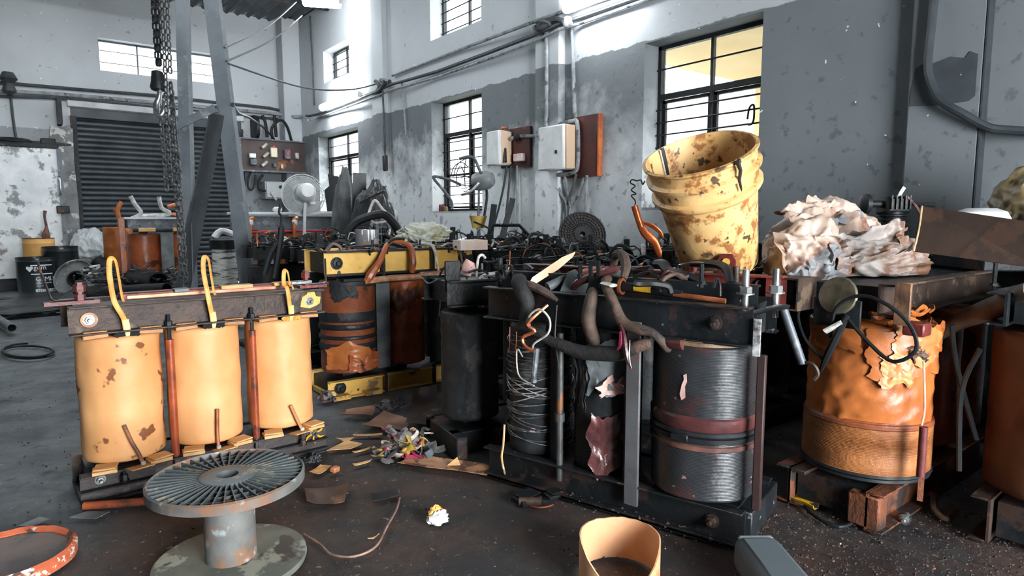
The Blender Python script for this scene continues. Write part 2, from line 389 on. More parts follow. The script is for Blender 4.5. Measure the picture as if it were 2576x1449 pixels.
# shutter door
d1 = thing('door_1', 'dark roller shutter', 'door'); 
for k in ('label', 'category'): del d1[k]
d1['kind'] = 'structure'
sm = mat('shutter_slat', S(62, 68, 73), S(44, 49, 54), 3, .42, .4, .15, 20)
pr = []; ns = 34; mb = M()
vs = []; fs = []
for k in range(ns*6+1):
    z = 2.5*k/(ns*6); y = 10.86+.018*abs(sin(pi*k/6))**.7*-1
    vs += [(.74, y, z), (3.0, y, z)]
for k in range(ns*6): fs.append((2*k, 2*k+1, 2*k+3, 2*k+2))
mb.add(vs, fs); mb.build('shutter_curtain', sm, d1, True, 80)
for x in (.78, 2.96): M().box((x, 10.8, 1.2), (.07, .1, 2.4)).build('guide_rail', steel, d1)
M().box((1.87, 10.82, 2.45), (2.24, .05, .14), None, .01).build('hood', sm, d1)
M().box((.62, 10.64, 2.42), (.05, .3, .34)).build('end_plate', steel, d1); M().lathe([(.2, 0), (.2, .05)], 20, (3.12, 10.64, 2.42), Matrix.Rotation(pi/2, 3, 'Y')).build('end_plate', steel, d1)
M().box((1.87, 10.78, 2.565), (2.3, .06, .09), None, .01).build('lintel_strip', mat('lintel_plaster', S(196, 198, 200), S(170, 172, 176), 6, .7), d1)
# windows in the right wall
blk = mat('black_window_bar', S(30, 33, 36), S(24, 26, 28), 8, .5, .2, .1)
crm = mat('cream_frame', S(226, 214, 186), S(200, 186, 156), 6, .6, 0, .1)
def window(n, w, mull, trans, bars_hi, bars_lo, xf=4.04, sash=True, sill=True, axis='x'):
    y0, y1, z0, z1 = w; r = M().box((xf, y0+.015, (z0+z1)/2), (.04, .03, z1-z0)); 
    r.box((xf, y1-.015, (z0+z1)/2), (.04, .03, z1-z0)).box((xf, (y0+y1)/2, z0+.015), (.04, y1-y0, .03)).box((xf, (y0+y1)/2, z1-.015), (.04, y1-y0, .03))
    o = struct('window_%d' % n, r, blk)
    m = M()
    if trans: m.box((xf, (y0+y1)/2, trans), (.035, y1-y0, .04))
    for yy in mull: m.box((xf, yy, (z0+z1)/2), (.03, .022, z1-z0))
    m.build('mullion', blk, o)
    if trans and sash:
        m = M(); ym = mull[0]
        for a, b in ((y0+.03, ym-.012), (ym+.012, y1-.03)):
            for yy in (a+.014, b-.014): m.box((xf+.02, yy, (z0+trans)/2), (.025, .024, trans-z0-.05))
            for zz in (z0+.045, trans-.035, (z0+trans)/2-.02): m.box((xf+.02, (a+b)/2, zz), (.025, b-a, .024))
        m.build('casement_sash', blk, o)
    m = M()
    for zz in list(bars_hi)+list(bars_lo): m.cyl((xf-.03, y0, zz), (xf-.03, y1, zz), .0065, n=6)
    m.build('security_bars', blk, o)
    M().box((xf+.012, (y0+y1)/2, (z0+z1)/2), (.004, y1-y0-.02, z1-z0-.02)).build('glass', glass, o)
    if sill: M().box((3.96, (y0+y1)/2, z0-.008), (.2, y1-y0-.004, .02)).build('sill', plain, o)
    return o
lo = lambda a, b, k: [a+(b-a)*i/(k-1) for i in range(k)]
window(1, W1, [2.86], 1.93, [2.13], lo(1.17, 1.83, 8))
window(2, W2, [5.94], 1.95, [2.13], lo(1.17, 1.86, 8))
window(3, W3, [5.93], None, lo(3.08, 3.52, 5), [], sill=False)
window(4, W4, [9.1], None, lo(3.1, 3.42, 4), [], sill=False)
window(5, W5, [9.15], 1.93, [2.1], lo(1.2, 1.8, 5))
# vent window, far wall
vw = struct('window_6', M().box((1.895, 10.95, VENT[2]+.012), (1.53, .04, .024)).box((1.895, 10.95, VENT[3]-.012), (1.53, .04, .024)), gsteel)
m_ = M()
for x in (1.14, 1.62, 2.15, 2.65): m_.box((x, 10.95, 3.28), (.02, .04, .44))
for z in (3.2, 3.36): m_.box((1.895, 10.95, z), (1.53, .02, .01))
m_.build('mullion', gsteel, vw); M().box((1.895, 10.97, 3.28), (1.52, .004, .43)).build('glass', glass, vw)
# building and ground outside the windows
og = M().box((13, 4, -.35), (26, 40, .3)); struct('ground', og, mat('pale_yard', S(190, 186, 176), S(170, 166, 158), 2, .9, 0, 0))
ob = thing('shed', 'cream shed with corrugated white cladding outside the barred window', 'building', (6.6, 1.0, -.2))
cream = mat('cream_plaster', S(238, 214, 168), S(226, 200, 150), 3, .8, 0, 0)
clad = M(); vs = []; fs = []
for i in range(121):
    y = -1.2+5.2*i/120; x = .02*sin(2*pi*y/.22)
    vs += [(x+.2, y, 0), (x+.2, y, 2.75)]
for i in range(120): fs.append((2*i, 2*i+1, 2*i+3, 2*i+2))
clad.add(vs, fs); clad.build('cladding', mat('white_cladding', S(232, 234, 236), S(220, 222, 224), 3, .6, 0, 0), ob)
mb = M(); mb.box((.1, 2.95, 1.45), (.25, .3, 2.9)).box((-1.15, 1.65, 2.75), (2.3, 3.2, .08)); mb.build('eave', cream, ob)
mb = M()
for k in range(14): mb.box((.12, -.8+k*.26, 2.45), (.03, .02, .6))
mb.build('railing', gsteel, ob)
# ================================================================ TRANSFORMERS
def chan(mb, x0, x1, y, z0, z1, sg, fw, t=.007):
    """C-channel lying along x, web at y, flanges towards sg*y"""
    h = z1-z0; xc = (x0+x1)/2; L = x1-x0
    mb.box((xc, y, (z0+z1)/2), (L, t, h)); 
    for z in (z0+t/2, z1-t/2):
        mb.box((xc, y+sg*fw/2, z), (L, fw, t), None, .0015)
    return mb
def coilmesh(r, z0, z1, x, y, amp=.002, seed=0, n=56, hole=.055, rows=26, fold=0, sharp=.006, bulge=0, ribs=None):
    mb = M(); prof = [(hole, z0), (r-sharp, z0), (r, z0+sharp)]
    prof += [(r, z0+sharp+(z1-z0-2*sharp)*k/rows) for k in range(1, rows)] + [(r, z1-sharp), (r-sharp, z1), (hole, z1)]
    def fn(rr, a, z):
        if rr < r-sharp*1.5: return rr
        q = V((cos(a)*1.6, sin(a)*1.6, z*7))+V((seed*3.1, 0, seed))
        d = amp*noise.noise(q*1.7)
        if fold:
            f = noise.noise(V((cos(a)*3.2+seed, sin(a)*3.2, z*15-a*1.3))); f2 = noise.noise(V((cos(a)*6+seed, sin(a)*6+3, z*26+a*3)))
            d += fold*(1-abs(f)*2.4)*.6+fold*(.5-abs(f2))*.45
        if ribs: d += ribs[1]*sin(2*pi*z/ribs[0])
        if bulge: d += bulge*sin(pi*(z-z0)/(z1-z0))
        return rr+d
    mb.lathe(prof, n, (x, y, 0), None, fn); return mb
def hank(pts, r, n=7): return M().tube(pts, r, n, 5)
def bolt(parent, c, ax, r=.012, h=.016, m=None): M().nut(c, ax, r, h).build('bolt', m or zinc, parent)
dred = mat('dark_red_lead', S(74, 34, 32), S(48, 28, 28), 10, .5, 0, .2)
def leads(t, L, D, H, n, seed, zmax=.13, out=.25):
    q = random.Random(seed); ms = [rub, rub, black, clothk, clothb, dred, black2, rub, steel, wirew, rub, greyp, gsteel, copper]
    for k in range(n):
        x = q.uniform(.04, L-.04); y = q.uniform(-.02, D+.02); a = q.uniform(0, 6.28); l = q.uniform(.08, out); h = q.uniform(.03, zmax)
        r = q.choice((.004, .005, .007, .009, .011)); p = V((x, y, H-.03)); d = V((cos(a), sin(a)*.6, 0))
        pts = [p, p+d*l*.1+V((0, 0, h*.7)), p+d*l*.45+V((q.uniform(-.03, .03), 0, h)), p+d*l*.8+V((0, q.uniform(-.02, .02), h*q.uniform(.3, 1.1))), p+d*l+V((0, 0, max(.035, h*q.uniform(-.1, .9))))]
        mb = M().tube(pts, [r]*5, 6, 4); o = mb.build('lead', q.choice(ms), t)
        if q.random() < .4:
            e = pts[-1]; M().tube([e, e+d*.03+V((0, 0, q.uniform(-.01, .02)))], r*.7, 6).build('bare_tip', q.choice((copper, chrome, zinc, zinc)), o)
    for k in range(max(2, n//4)):
        x = q.uniform(.03, L-.03); y = q.choice((0, D))+q.uniform(-.02, .02); h = q.uniform(.03, .09)
        mb = M().cyl((x, y, H-.01), (x, y, H+h), .007, n=8); mb.nut((x, y, H), (0, 0, 1), .013, .012); mb.build('stud', steel, t)
    for k in range(max(1, n//7)):
        x = q.uniform(.05, L-.05); y = q.choice((-.01, D+.01)); h = q.uniform(.07, .12); w_ = q.uniform(.03, .05)
        mb = M()
        for zz in (0, 1): mb.box((x, y, H-.03+h*(.2 if zz == 0 else .9)), (w_, .008, h*(.4 if zz == 0 else .2)))
        for sx in (-1, 1): mb.box((x+sx*w_*.36, y, H-.03+h*.6), (w_*.28, .008, h*.4))
        mb.build('lug_plate', steel, t)
    for k in range(max(1, n//6)):
        x = q.uniform(.1, L-.1); l = q.uniform(.12, .3); y = q.uniform(0, D); z = H+.012+k*.003
        M().bar((x-l/2, y-.03, z), (min(L, x+l/2), y+.03, z+q.uniform(0, .02)), q.uniform(.012, .04), .006).build('busbar', q.choice((steel, zinc, greyp, chrome)), t)
def transformer(name, label, group, loc, rz, L, H, D, bm, coils, hb=.1, lb=.11, fw=.035, core=None, rods=None, lbm=None, limb=True, yoke=.09):
    t = thing(name, label, 'transformer', loc, rz, group)
    for y, sg in ((0, -1), (D, 1)):
        chan(M(), 0, L, y, H-hb, H, sg, fw).build('upper_beam', bm, t)
        chan(M(), 0, L, y, 0, lb, sg, fw).build('lower_beam', lbm or bm, t)
    mb = M()
    for z0, z1 in ((H-hb+.008, H-.012), (.02, lb-.008)): mb.box((L/2, D/2, (z0+z1)/2), (L-.06, D-.03, z1-z0))
    if limb:
        for c in coils: mb.box((c['x'], D/2, H/2), (.075, .075, H-.12))
    mb.build('core', core or steel, t)
    for i, c in enumerate(coils):
        k = dict(c); m = k.pop('m'); x = k.pop('x'); r = k.pop('r'); nm = k.pop('name', 'coil'); y = k.pop('y', D/2)
        o = coilmesh(r, k.pop('z0', lb+.015), k.pop('z1', H-hb-.01), x, y, seed=i+1+L, **k).build(nm, m, t, ang=60); c['o'] = o
    for (x, y, m, r) in (rods or []):
        o = M().cyl((x, y, lb+.005), (x, y, H-hb-.045), r, n=12).build('tie_rod', m, t)
        mb = M().cyl((x, y, H-hb-.045), (x, y, H-hb+.03), r*.55, n=8).build('threaded_end', steel, o); M().cyl((x, y, lb-.035), (x, y, lb+.005), r*.55, n=8).build('threaded_end', zinc, o)
        M().nut((x, y, H-hb), (0, 0, 1), r*.95, .03).build('nut', steel, o)
    return t
# ---------- T1: yellow three-coil transformer
a = G(205, 1275); b = G(820, 1128); T1a = atan2(b.y-a.y, b.x-a.x); T1L = (b-a).length
L = T1L; cx = [.158, .445, .745]
T1 = transformer('transformer', 'transformer with three clean yellow paper coils and a rusty top beam', None, a, T1a, L, .705, .235, rust, 
    [dict(x=cx[0], y=.105, r=.135, m=ypaper, z0=.135, z1=.588, amp=.004, fold=.0013, sharp=.008), dict(x=cx[1], y=.105, r=.133, m=ypaper2, z0=.135, z1=.588, amp=.004, fold=.0012, sharp=.008), dict(x=cx[2], y=.105, r=.131, m=ypaper2, z0=.135, z1=.588, amp=.004, fold=.0016, sharp=.008)],
    hb=.1, lb=.115, fw=.04, rods=[(.302, -.022, orod, .0135), (.598, -.022, orod, .0135), (.302, .25, orod, .012), (.598, .25, orod, .012)], lbm=mat('dark_brown_channel', S(58, 48, 46), S(42, 37, 37), 8, .5, .2, .3, 40, c=S(82, 66, 56), cs=6))
# second lower flange line, feet
M().box((L/2, -.02, .055), (L, .03, .006)).box((L/2, .12, .008), (L, .3, .016)).build('foot_rail', steel, T1)
for x in (.06, L-.055): bolt(T1, (x, -.004, .655), (0, -1, 0), .014, .02); bolt(T1, (x, -.004, .085), (0, -1, 0), .013, .022)
ring = M()
ring.lathe([(.018, 0), (.026, 0), (.026, .004), (.018, .004)], 20, (.06, -.009, .655), Matrix.Rotation(pi/2, 3, 'X'), closed=True).build('washer', mat('tan_washer', S(196, 156, 120), S(150, 110, 84), 20), T1)
mb = M()
for k in range(6):
    an = k*1.05+.3; mb.tube([(L-.055, -.012, .085), (L-.055+.03*cos(an), -.014, .085+.03*sin(an)), (L-.055+.045*cos(an+.3), -.013, .085+.045*sin(an+.3))], [.003, .005, .002], 6, 3)
mb.build('paint_splash', yel, T1)
M().prism([(-.04, -.02), (-.03, .02), (-.01, .03), (-.005, .045), (.02, .048), (.03, .02), (.05, .015), (.045, -.012), (.03, -.02), (.0, -.03)], 0, .0015, lambda x, y, z: (L-.055+x, -.0045-z, .655+y)).build('yellow_paint_patch', ybeam, T1)
# raised maker's letters
tm = M(); textmesh(tm, 'SAIKLOTC M', .05, lambda c: (L-.30+c.x*.95, -.0045-c.z, .632+c.y), .0012); tm.build('lettering', txtk, T1)
# top: laminated red bars, spacer, lug bars
mb = M(); mb.box((L*.52, .055, .722), (L*.68, .05, .026), None, .004).build('top_bar', redp, T1)
M().box((L*.5, .03, .72), (L*.6, .012, .018), None, .004).build('copper_bar', mat('copper_strip', S(196, 140, 110), S(150, 92, 66), 14, .4, .3, .1), T1)
for x, w_, m in ((.36, .05, greyp), (.56, .12, wood), (.74, .07, wood), (.82, .09, chrome)): M().box((x, .03, .734), (w_, .04, .014), None, .002).build('packing_block', m, T1)
M().box((.02, .05, .713), (.16, .045, .012)).build('lug_bar', redp, T1); M().box((L-.02, .05, .713), (.12, .045, .012)).build('lug_bar', redp, T1)
for x in (.045, L-.045):
    mb = M(); 
    for k, (rr, h) in enumerate(((.017, .02), (.011, .012), (.019, .022), (.013, .012))):
        z = .719+[0, .02, .03, .05][k]; mb.lathe([(rr, 0), (rr, h)], 6, (x, .05, z))
    mb.build('lifting_bolt', redp, T1)
# bent flat hangers rising at both ends
M().tube([(.085, .05, .722), (-.028, .05, .722), (-.038, .05, .73), (-.062, .05, .83), (-.066, .05, .86)], .011, 8, flat=(.35, 1), up=(0, 0, 1)).build('bent_hanger', mat('hanger_steel', S(70, 66, 64), S(52, 44, 40), 10, .4, .4, .2, c=S(190, 110, 60), cs=9), T1)
M().tube([(L-.05, .05, .722), (L+.035, .05, .722), (L+.045, .05, .73), (L+.045, .05, .83)], .008, 8, flat=(.4, 1), up=(0, 0, 1)).build('bent_hanger', zinc, T1)
# strap loops and paper packing
top = [(-.012, .862, 0), (.0, .855, 0), (.006, .788, 0)]
for i, x in enumerate(cx):
    lz = top[i][1]; dx = (-.02, -.005, -.004)[i]; w_ = (.5, .25, .55)[i]
    pts = [(x+.012, -.012, .59), (x+.006, -.03, .615), (x-.002, -.046, .66), (x+dx-.006, -.048, .72), (x+dx-.012, -.03, lz-.05), (x+dx-.006, -.022, lz), (x+dx+.010, -.018, lz-.006), (x+dx+.016, -.02, lz-.06), (x+dx+.022, -.024, .73), (x+dx+.026, -.03, .712)]
    M().tube(pts, .0085, 8, 4, flat=(1, .28), up=(1, .2, 0)).build('strap_loop', strap, T1)
    M().tube([(x+.012, -.018, .582), (x+.01, -.034, .615), (x+.004, -.047, .65)], .010, 8, 3, flat=(1, .25), up=(1, 0, 0)).build('strap_sleeve', mat('cream_sleeve', S(240, 228, 170), S(214, 190, 110), 12), T1)
    for s in (-1, 1):
        M().box((x+s*.085, -.01, .598), (.075, .05, .014), Matrix.Rotation(s*.06, 3, 'Y'), .002).box((x+s*.085, -.006, .611), (.07, .05, .01), None, .002).build('packing_block', mat('tan_packing', S(196, 142, 92), S(160, 108, 68), 14, .6, 0, .15), T1)
    # peeled paper tips beside strap
    for s in (-1, 1):
        M().tube([(x+.012+s*.012, -.02, .583), (x+.012+s*.02, -.03, .603), (x+.012+s*.038, -.026, .59)], .012, 6, 3, flat=(.12, 1), up=(0, 1, .3)).build('paper_tip', black2 if i < 2 else strap, T1)
    for s in (-1, 1):
        o = M().box((x+s*.085, -.03, .123), (.075, .06, .012), Matrix.Rotation(.15*s, 3, 'Z'), .001)
        o.box((x+s*.085+.004, -.026, .133), (.07, .06, .006), Matrix.Rotation(.3*s, 3, 'Z'), .001); o.build('wood_packing', wood, T1)
    M().box((x+.02, -.055, .117), (.075, .06, .003), Matrix.Rotation(.2, 3, 'Z') @ Matrix.Rotation(-.12, 3, 'X')).build('card_tab', wood, T1)
    tl = [(x+.03, -.05, .125), (x+.02, -.047, .16), (x+.0, -.045, .21), (x-.02, -.042, .275)] if i == 0 else [(x-.0, -.05, .125), (x+.0, -.046, .19), (x+.004, -.045, .275)] if i == 1 else [(x+.03, -.05, .125), (x+.012, -.047, .17), (x-.012, -.045, .235)]
    o = M().tube(tl, .0065, 8, 3, flat=(1, .45), up=(1, 0, 0)).build('strap_tail', (mat('taped_strap', S(150, 96, 58), S(96, 60, 44), 20, .5, 0, .2), copper, mat('wood_strap', S(190, 130, 84), S(160, 104, 62), 12))[i], T1)
    p = V(tl[0]); M().box(p+V((0, -.002, .002)), (.016, .012, .014), None, .003).build('strap_end', wirew, o)
bolt(T1, (.13, -.035, .07), (0, 0, 1), .012, .03, steel); bolt(T1, (L-.115, -.035, .05), (0, 0, 1), .012, .03, rust)
for x in (.302, .598): M().cyl((x, -.022, .07), (x, -.022, .115), .006, n=8).build('rod_stud', zinc, T1)
# ---------- torn sheet helper on a coil (local coords)
def torn(x, y, r, a0, a1, z0, z1, lift, seed, jag=.03, curl=0):
    jag *= 1.3; lift *= .7
    q = seed*7.3
    def fn(u, v):
        jg = lambda k: jag*(noise.noise(V((u*2.2+q, k, 0)))+.32*noise.noise(V((u*6+q, k, 3)))+.08*noise.noise(V((u*17+q, k, 5))))
        z = (z0+jg(1))*(1-v)+(z1+jg(7))*v
        aa = a0+(a1-a0)*u+(.16*noise.noise(V((v*3+q, 3, 0)))+.07*noise.noise(V((v*9+q, 3, 2))))*(1 if abs(u-.5) > .3 else .4)
        rr = r+lift*(.3+noise.noise(V((u*1.6+q, v*1.6, 2)))*.8+.35*abs(noise.noise(V((u*4+q, v*4, 4))))+curl*max(0, abs(u-.5)*2-.75)*2.2+curl*max(0, .22-v)*2)
        return (x+rr*cos(aa), y+rr*sin(aa), z)
    return M().slab(fn, 34, 22, .0012)
# ---------- T2: yellow-beam transformer
a = G(833, 1005); L2 = .965
T2 = transformer('transformer', 'transformer with mustard yellow beams and brown coils with torn bands', None, (1.335, 3.385, 0), radians(-.5), L2, .825, .30, ybeam,
    [dict(x=.175, y=.10, r=.158, m=brwind, z0=.14, z1=.655, amp=.004), dict(x=.515, y=.10, r=.132, m=brpaper, z0=.14, z1=.67, fold=.010, rows=60, n=90), dict(x=.83, y=.10, r=.14, m=black2, z0=.14, z1=.66, fold=.006)], hb=.135, lb=.1, fw=.04)
for x in (.07, L2-.07): bolt(T2, (x, -.006, .757), (0, -1, 0), .026, .02, black); bolt(T2, (x, -.006, .055), (0, -1, 0), .026, .02, black)
for x in (.335, .66): M().box((x, -.035, .75), (.02, .02, .17), None, .003).build('clamp_strap', black, T2); M().box((x, -.035, .06), (.02, .02, .12), None, .003).build('clamp_strap', black, T2)
M().box((.335, -.02, .405), (.085, .008, .53), None, .002).build('barrier_board', greyp, T2); M().box((.67, -.03, .40), (.07, .008, .54), None, .002).build('barrier_board', black2, T2)
for x in (.06, .25): M().box((x, .1, -.0+.012), (.1, .32, .024)).build('foot_rail', ybeam, T2)
for z, h, m, r in ((.455, .055, black2, .163), (.40, .03, black, .166), (.34, .02, black, .165), (.285, .04, black2, .164)):
    M().lathe([(r, z-h/2), (r+.004, z-h/4), (r+.003, z+h/4), (r, z+h/2)], 48, (.175, .10, 0), None, lambda rr, a, zz: rr+.004*noise.noise(V((cos(a)*4, sin(a)*4, zz*30)))).build('black_band', m, T2)
torn(.175, .10, .164, 3.5, 5.0, .17, .30, .02, 1, .03, 1).build('torn_paper', opaper, T2); torn(.175, .10, .17, 4.3, 5.3, .16, .24, .03, 2, .03, 1.4).build('torn_paper', brpaper, T2)
torn(.175, .10, .16, 3.7, 4.6, .56, .655, .008, 3, .05, .5).build('torn_paper', black2, T2); torn(.175, .10, .161, 3.7, 5.3, .63, .66, .006, 5, .012).build('torn_paper', black2, T2)
M().box((.2, -.02, .665), (.24, .1, .02), None, .003).build('packing_block', black, T2)
M().tube([(.2, -.075, .655), (.35, -.085, .665), (.5, -.08, .663), (.62, -.085, .672), (.74, -.08, .68)], [.017, .018, .018, .02, .014], 8, 3).build('cloth_wrapped_batten', mat('stained_tape', S(206, 156, 120), S(140, 92, 66), 22, .6, 0, .3), T2)
M().tube([(.215, -.07, .65), (.235, -.08, .69), (.30, -.07, .77), (.36, -.03, .85), (.42, .0, .875)], [.022, .026, .018, .014, .01], 8, 4).build('lead', brpaper, T2)
M().tube([(.50, -.065, .69), (.505, -.075, .75), (.505, -.05, .83), (.47, .0, .865), (.4, .02, .87)], [.016, .02, .017, .012, .01], 8, 4).build('lead', brpaper, T2)
M().tube([(.66, -.1, .42), (.68, -.09, .56), (.675, -.085, .66), (.66, -.08, .75), (.655, -.04, .84), (.6, .03, .86)], [.004, .005, .007, .007, .01, .01], 8, 4).build('lead', wirew, T2)
M().tube([(.74, .0, .83), (.80, -.01, .85), (.85, -.03, .82), (.86, -.05, .74), (.88, -.05, .70)], .007, 8, 4).build('lead', zinc, T2)
M().tube([(.36, -.03, .80), (.37, -.03, .86), (.42, -.01, .885), (.47, .01, .885)], .009, 8, 4).build('lead', rub, T2)
for z in (.693, .822): M().box((L2/2, -.024, z), (L2+.004, .044, .012), None, .002).build('grimy_flange', black, T2)
leads(T2, L2, .3, .825, 18, 11, .08)
M().prism([(0, 0), (.09, .02), (.12, -.06), (.07, -.09), (.04, -.04)], 0, .004, lambda x, y, z: (L2-.1+x, -.01-z, .76+y)).build('torn_paper', black2, T2)
# ---------- T3: black transformer, long side to the camera
A3 = G(1232, 1190); B3 = G(1872, 1378); r3 = atan2(B3.y-A3.y, B3.x-A3.x); L3 = (B3-A3).length
T3 = transformer('transformer', 'oily black transformer being unwound, with one large glossy ribbed coil', None, A3, r3, L3, .745, .27, black,
    [dict(x=.165, y=.11, r=.118, m=black2, z0=.12, z1=.635, amp=.003), dict(x=.46, y=.11, r=.118, m=black2, z0=.12, z1=.62, fold=.005, rows=40), dict(x=.815, y=.105, r=.166, m=bwind, z0=.13, z1=.615, amp=.002, n=96, rows=520, ribs=(.0046, .0005))],
    hb=.12, lb=.12, fw=.04)
chan(M(), .02, L3*.99, .075, .70, .80, 1, .03).build('inner_beam', steel, T3); chan(M(), -.02, L3*1.02, .30, .705, .815, -1, .05).build('inner_beam', redp, T3)
M().box((L3-.02, .30, .76), (.045, .06, .11), None, .004).build('beam_end', redp, T3)
for x in (L3-.115, L3+.0): pass
bolt(T3, (L3-.11, -.005, .685), (0, -1, 0), .016, .02, rust); bolt(T3, (L3-.1, -.005, .06), (0, -1, 0), .017, .02, rust)
for x, y, m in ((L3-.035, .03, zinc), (L3+.03, .12, zinc), (.03, .03, steel), (L3-.1, .15, rust)):
    mb = M().cyl((x, y, .70), (x, y, .85), .011, n=10); mb.nut((x, y, .775), (0, 0, 1), .02, .03); mb.build('clamp_bolt', m, T3)
# glossy coil's waist bands
for z, m, r, h in ((.375, redpaper, .170, .045), (.345, bwind, .172, .016), (.325, rub, .171, .02), (.30, mat('brown_band', S(110, 74, 64), S(72, 50, 48), 12, .35), .170, .02)):
    M().lathe([(r-.003, z-h/2), (r+.002, z-h/3), (r+.003, z+h/3), (r-.003, z+h/2)], 64, (.815, .105, 0), None, lambda rr, a, zz: rr+.003*noise.noise(V((cos(a)*4, sin(a)*4, zz*20)))).build('waist_band', m, T3)
M().box((.80, -.072, .33), (.055, .01, .024), None, .003).build('band_buckle', rub, T3)
mb = M()
for k in range(9): rr = .066+.011*k; mb.lathe([(rr, .615), (rr+.007, .615), (rr+.007, .626+.002*(k % 2)), (rr, .626)], 48, (.815, .105, 0), closed=True)
mb.build('layer_ring', mat('layer_edges', S(150, 118, 84), S(92, 74, 58), 14, .6, 0, .3), T3)
M().prism([(0, .02), (.006, .035), (.004, .05), (.014, .055), (.016, .03), (.01, .015), (.012, -.02), (0, -.03), (-.006, -.01)], 0, .001, lambda x, y, z: (.80+x, .105-.1675-z, .475+y)).build('paper_scrap', pinkp, T3)
M().tube([(.72, -.03, .61), (.745, -.06, .615), (.80, -.07, .618)], .02, 8, 3, flat=(.5, 1)).build('coil_flag', redpaper, T3)
# ragged wire on the first coil
mb = M(); q = random.Random(3)
for k in range(34):
    z = .18+.40*k/34+q.uniform(-.01, .01); til = q.uniform(-.03, .03); dr = q.uniform(.001, .012); ph = q.uniform(0, 6.28); w = q.uniform(0, .006)
    mb.tube([(.165+(.119+dr+w*sin(3*an+ph))*cos(an), .11+(.119+dr+w*sin(3*an+ph))*sin(an), z+til*sin(an+ph)) for an in [2*pi*i/30 for i in range(30)]], .0019, 5, 1, closed=True)
mb.build('loose_winding', mat('dark_wire', S(128, 130, 132), S(64, 66, 68), 40, .35, .4, .1, d=S(190, 170, 168), ds=26, dt=(.64, .68)), T3)
mb = M()
for k in range(7):
    z = .33+.012*k+q.uniform(-.005, .005); til = q.uniform(.02, .05)
    mb.tube([(.165+(.128+q.uniform(0, .004))*cos(an), .11+.130*sin(an), z+til*sin(an*1.3+k)) for an in [3.8+2.9*i/14 for i in range(15)]], .0022, 5, 1)
mb.build('loose_winding', mat('mid_wire', S(170, 168, 166), S(90, 90, 92), 40, .4, .2, .1), T3)
# posts, pipes between coils
M().box((.298, .02, .38), (.045, .03, .55), None, .004).build('spacer_post', steel, T3)
M().cyl((.335, -.02, .06), (.335, -.02, .60), .012, n=10).cyl((.335, -.02, .28), (.335, -.02, .31), .018, n=10).build('tie_rod', mat('grimy_tube', S(78, 80, 80), S(50, 52, 52), 9, .45, .2, .2, c=S(120, 80, 50), cs=8), T3)
M().box((.625, -.035, .36), (.05, .012, .62), None, .003).build('barrier_board', mat('grey_board', S(86, 87, 89), S(62, 62, 64), 4, .55, 0, .2, c=S(96, 70, 66), cs=6), T3)
M().box((.60, .02, .36), (.02, .1, .6)).build('spacer_post', black, T3)
# torn paper on the middle coil
torn(.46, .11, .124, 4.6, 5.9, .40, .58, .02, 4, .06, 1).build('torn_paper', greyp, T3)
torn(.46, .11, .128, 4.75, 5.8, .14, .33, .022, 6, .04, 1.2).build('torn_paper', redpaper, T3)
torn(.46, .11, .126, 5.0, 5.65, .405, .46, .03, 9, .02, 1.2).build('torn_paper', pinkp, T3)
torn(.46, .11, .124, 4.75, 5.15, .12, .2, .012, 12, .03, 1.).build('torn_paper', pinkp, T3); torn(.46, .11, .126, 4.15, 4.65, .35, .6, .025, 14, .05, 1.).build('torn_paper', black2, T3)
# cable harness across the front
hz = [(.15, -.05, .615), (.25, -.055, .60), (.33, -.06, .575), (.44, -.07, .555), (.53, -.075, .56), (.60, -.08, .57), (.66, -.085, .60), (.70, -.07, .615)]
M().tube(hz, [.012, .018, .02, .024, .026, .024, .02, .018], 10, 4).build('taped_harness', mat('woven_tape', S(48, 47, 46), S(27, 28, 29), 30, .75, 0, .5, 70, c=S(84, 64, 52), cs=8), T3)
M().tube([(.165, .0, .745), (.17, -.04, .775), (.20, -.06, .74), (.22, -.06, .70), (.20, -.055, .63), (.17, -.05, .60)], [.022, .03, .032, .028, .018, .012], 10, 4).build('taped_lead', clothk, T3)
M().tube([(.17, -.03, .765), (.23, -.045, .762), (.29, -.05, .745), (.34, -.05, .72)], [.016, .017, .015, .006], 8, 4).build('taped_lead', mat('rust_taped', S(92, 72, 64), S(40, 36, 36), 18, .7, 0, .4), T3)
M().tube([(.47, -.03, .76), (.475, -.055, .73), (.47, -.06, .66), (.49, -.06, .60), (.50, -.05, .585)], [.018, .022, .024, .022, .014], 10, 4).build('taped_lead', clothb, T3)
M().tube([(.51, .0, .80), (.52, -.04, .79), (.56, -.06, .73), (.60, -.07, .67), (.66, -.08, .655), (.70, -.08, .65), (.73, -.075, .63), (.745, -.05, .60), (.755, -.02, .60)], [.014, .016, .018, .02, .018, .015, .014, .015, .01], 10, 4).build('taped_lead', clothb, T3)
M().tube([(.52, -.05, .79), (.56, -.06, .785)], .02, 8, flat=(.3, 1), up=(0, 0, 1)).build('paper_label', wirew, T3)
M().tube([(.60, -.085, .66), (.62, -.10, .63), (.635, -.11, .57), (.65, -.105, .53)], [.012, .016, .018, .006], 6, 3, flat=(.5, 1)).build('torn_lead_end', redpaper, T3)
M().tube([(.61, -.10, .645), (.615, -.105, .61), (.60, -.105, .585)], [.006, .01, .003], 6, 3).build('rag_tie', magenta, T3)
M().tube([(.64, -.10, .62), (.645, -.115, .57), (.655, -.115, .535)], [.004, .009, .002], 6, 3, flat=(.4, 1)).build('paper_scrap', pinkp, T3)
M().tube([(.235, -.06, .60), (.25, -.09, .66), (.30, -.10, .69), (.34, -.10, .66), (.335, -.10, .61), (.28, -.10, .57), (.265, -.09, .55)], .004, 6, 5).build('loose_wire', wirew, T3)
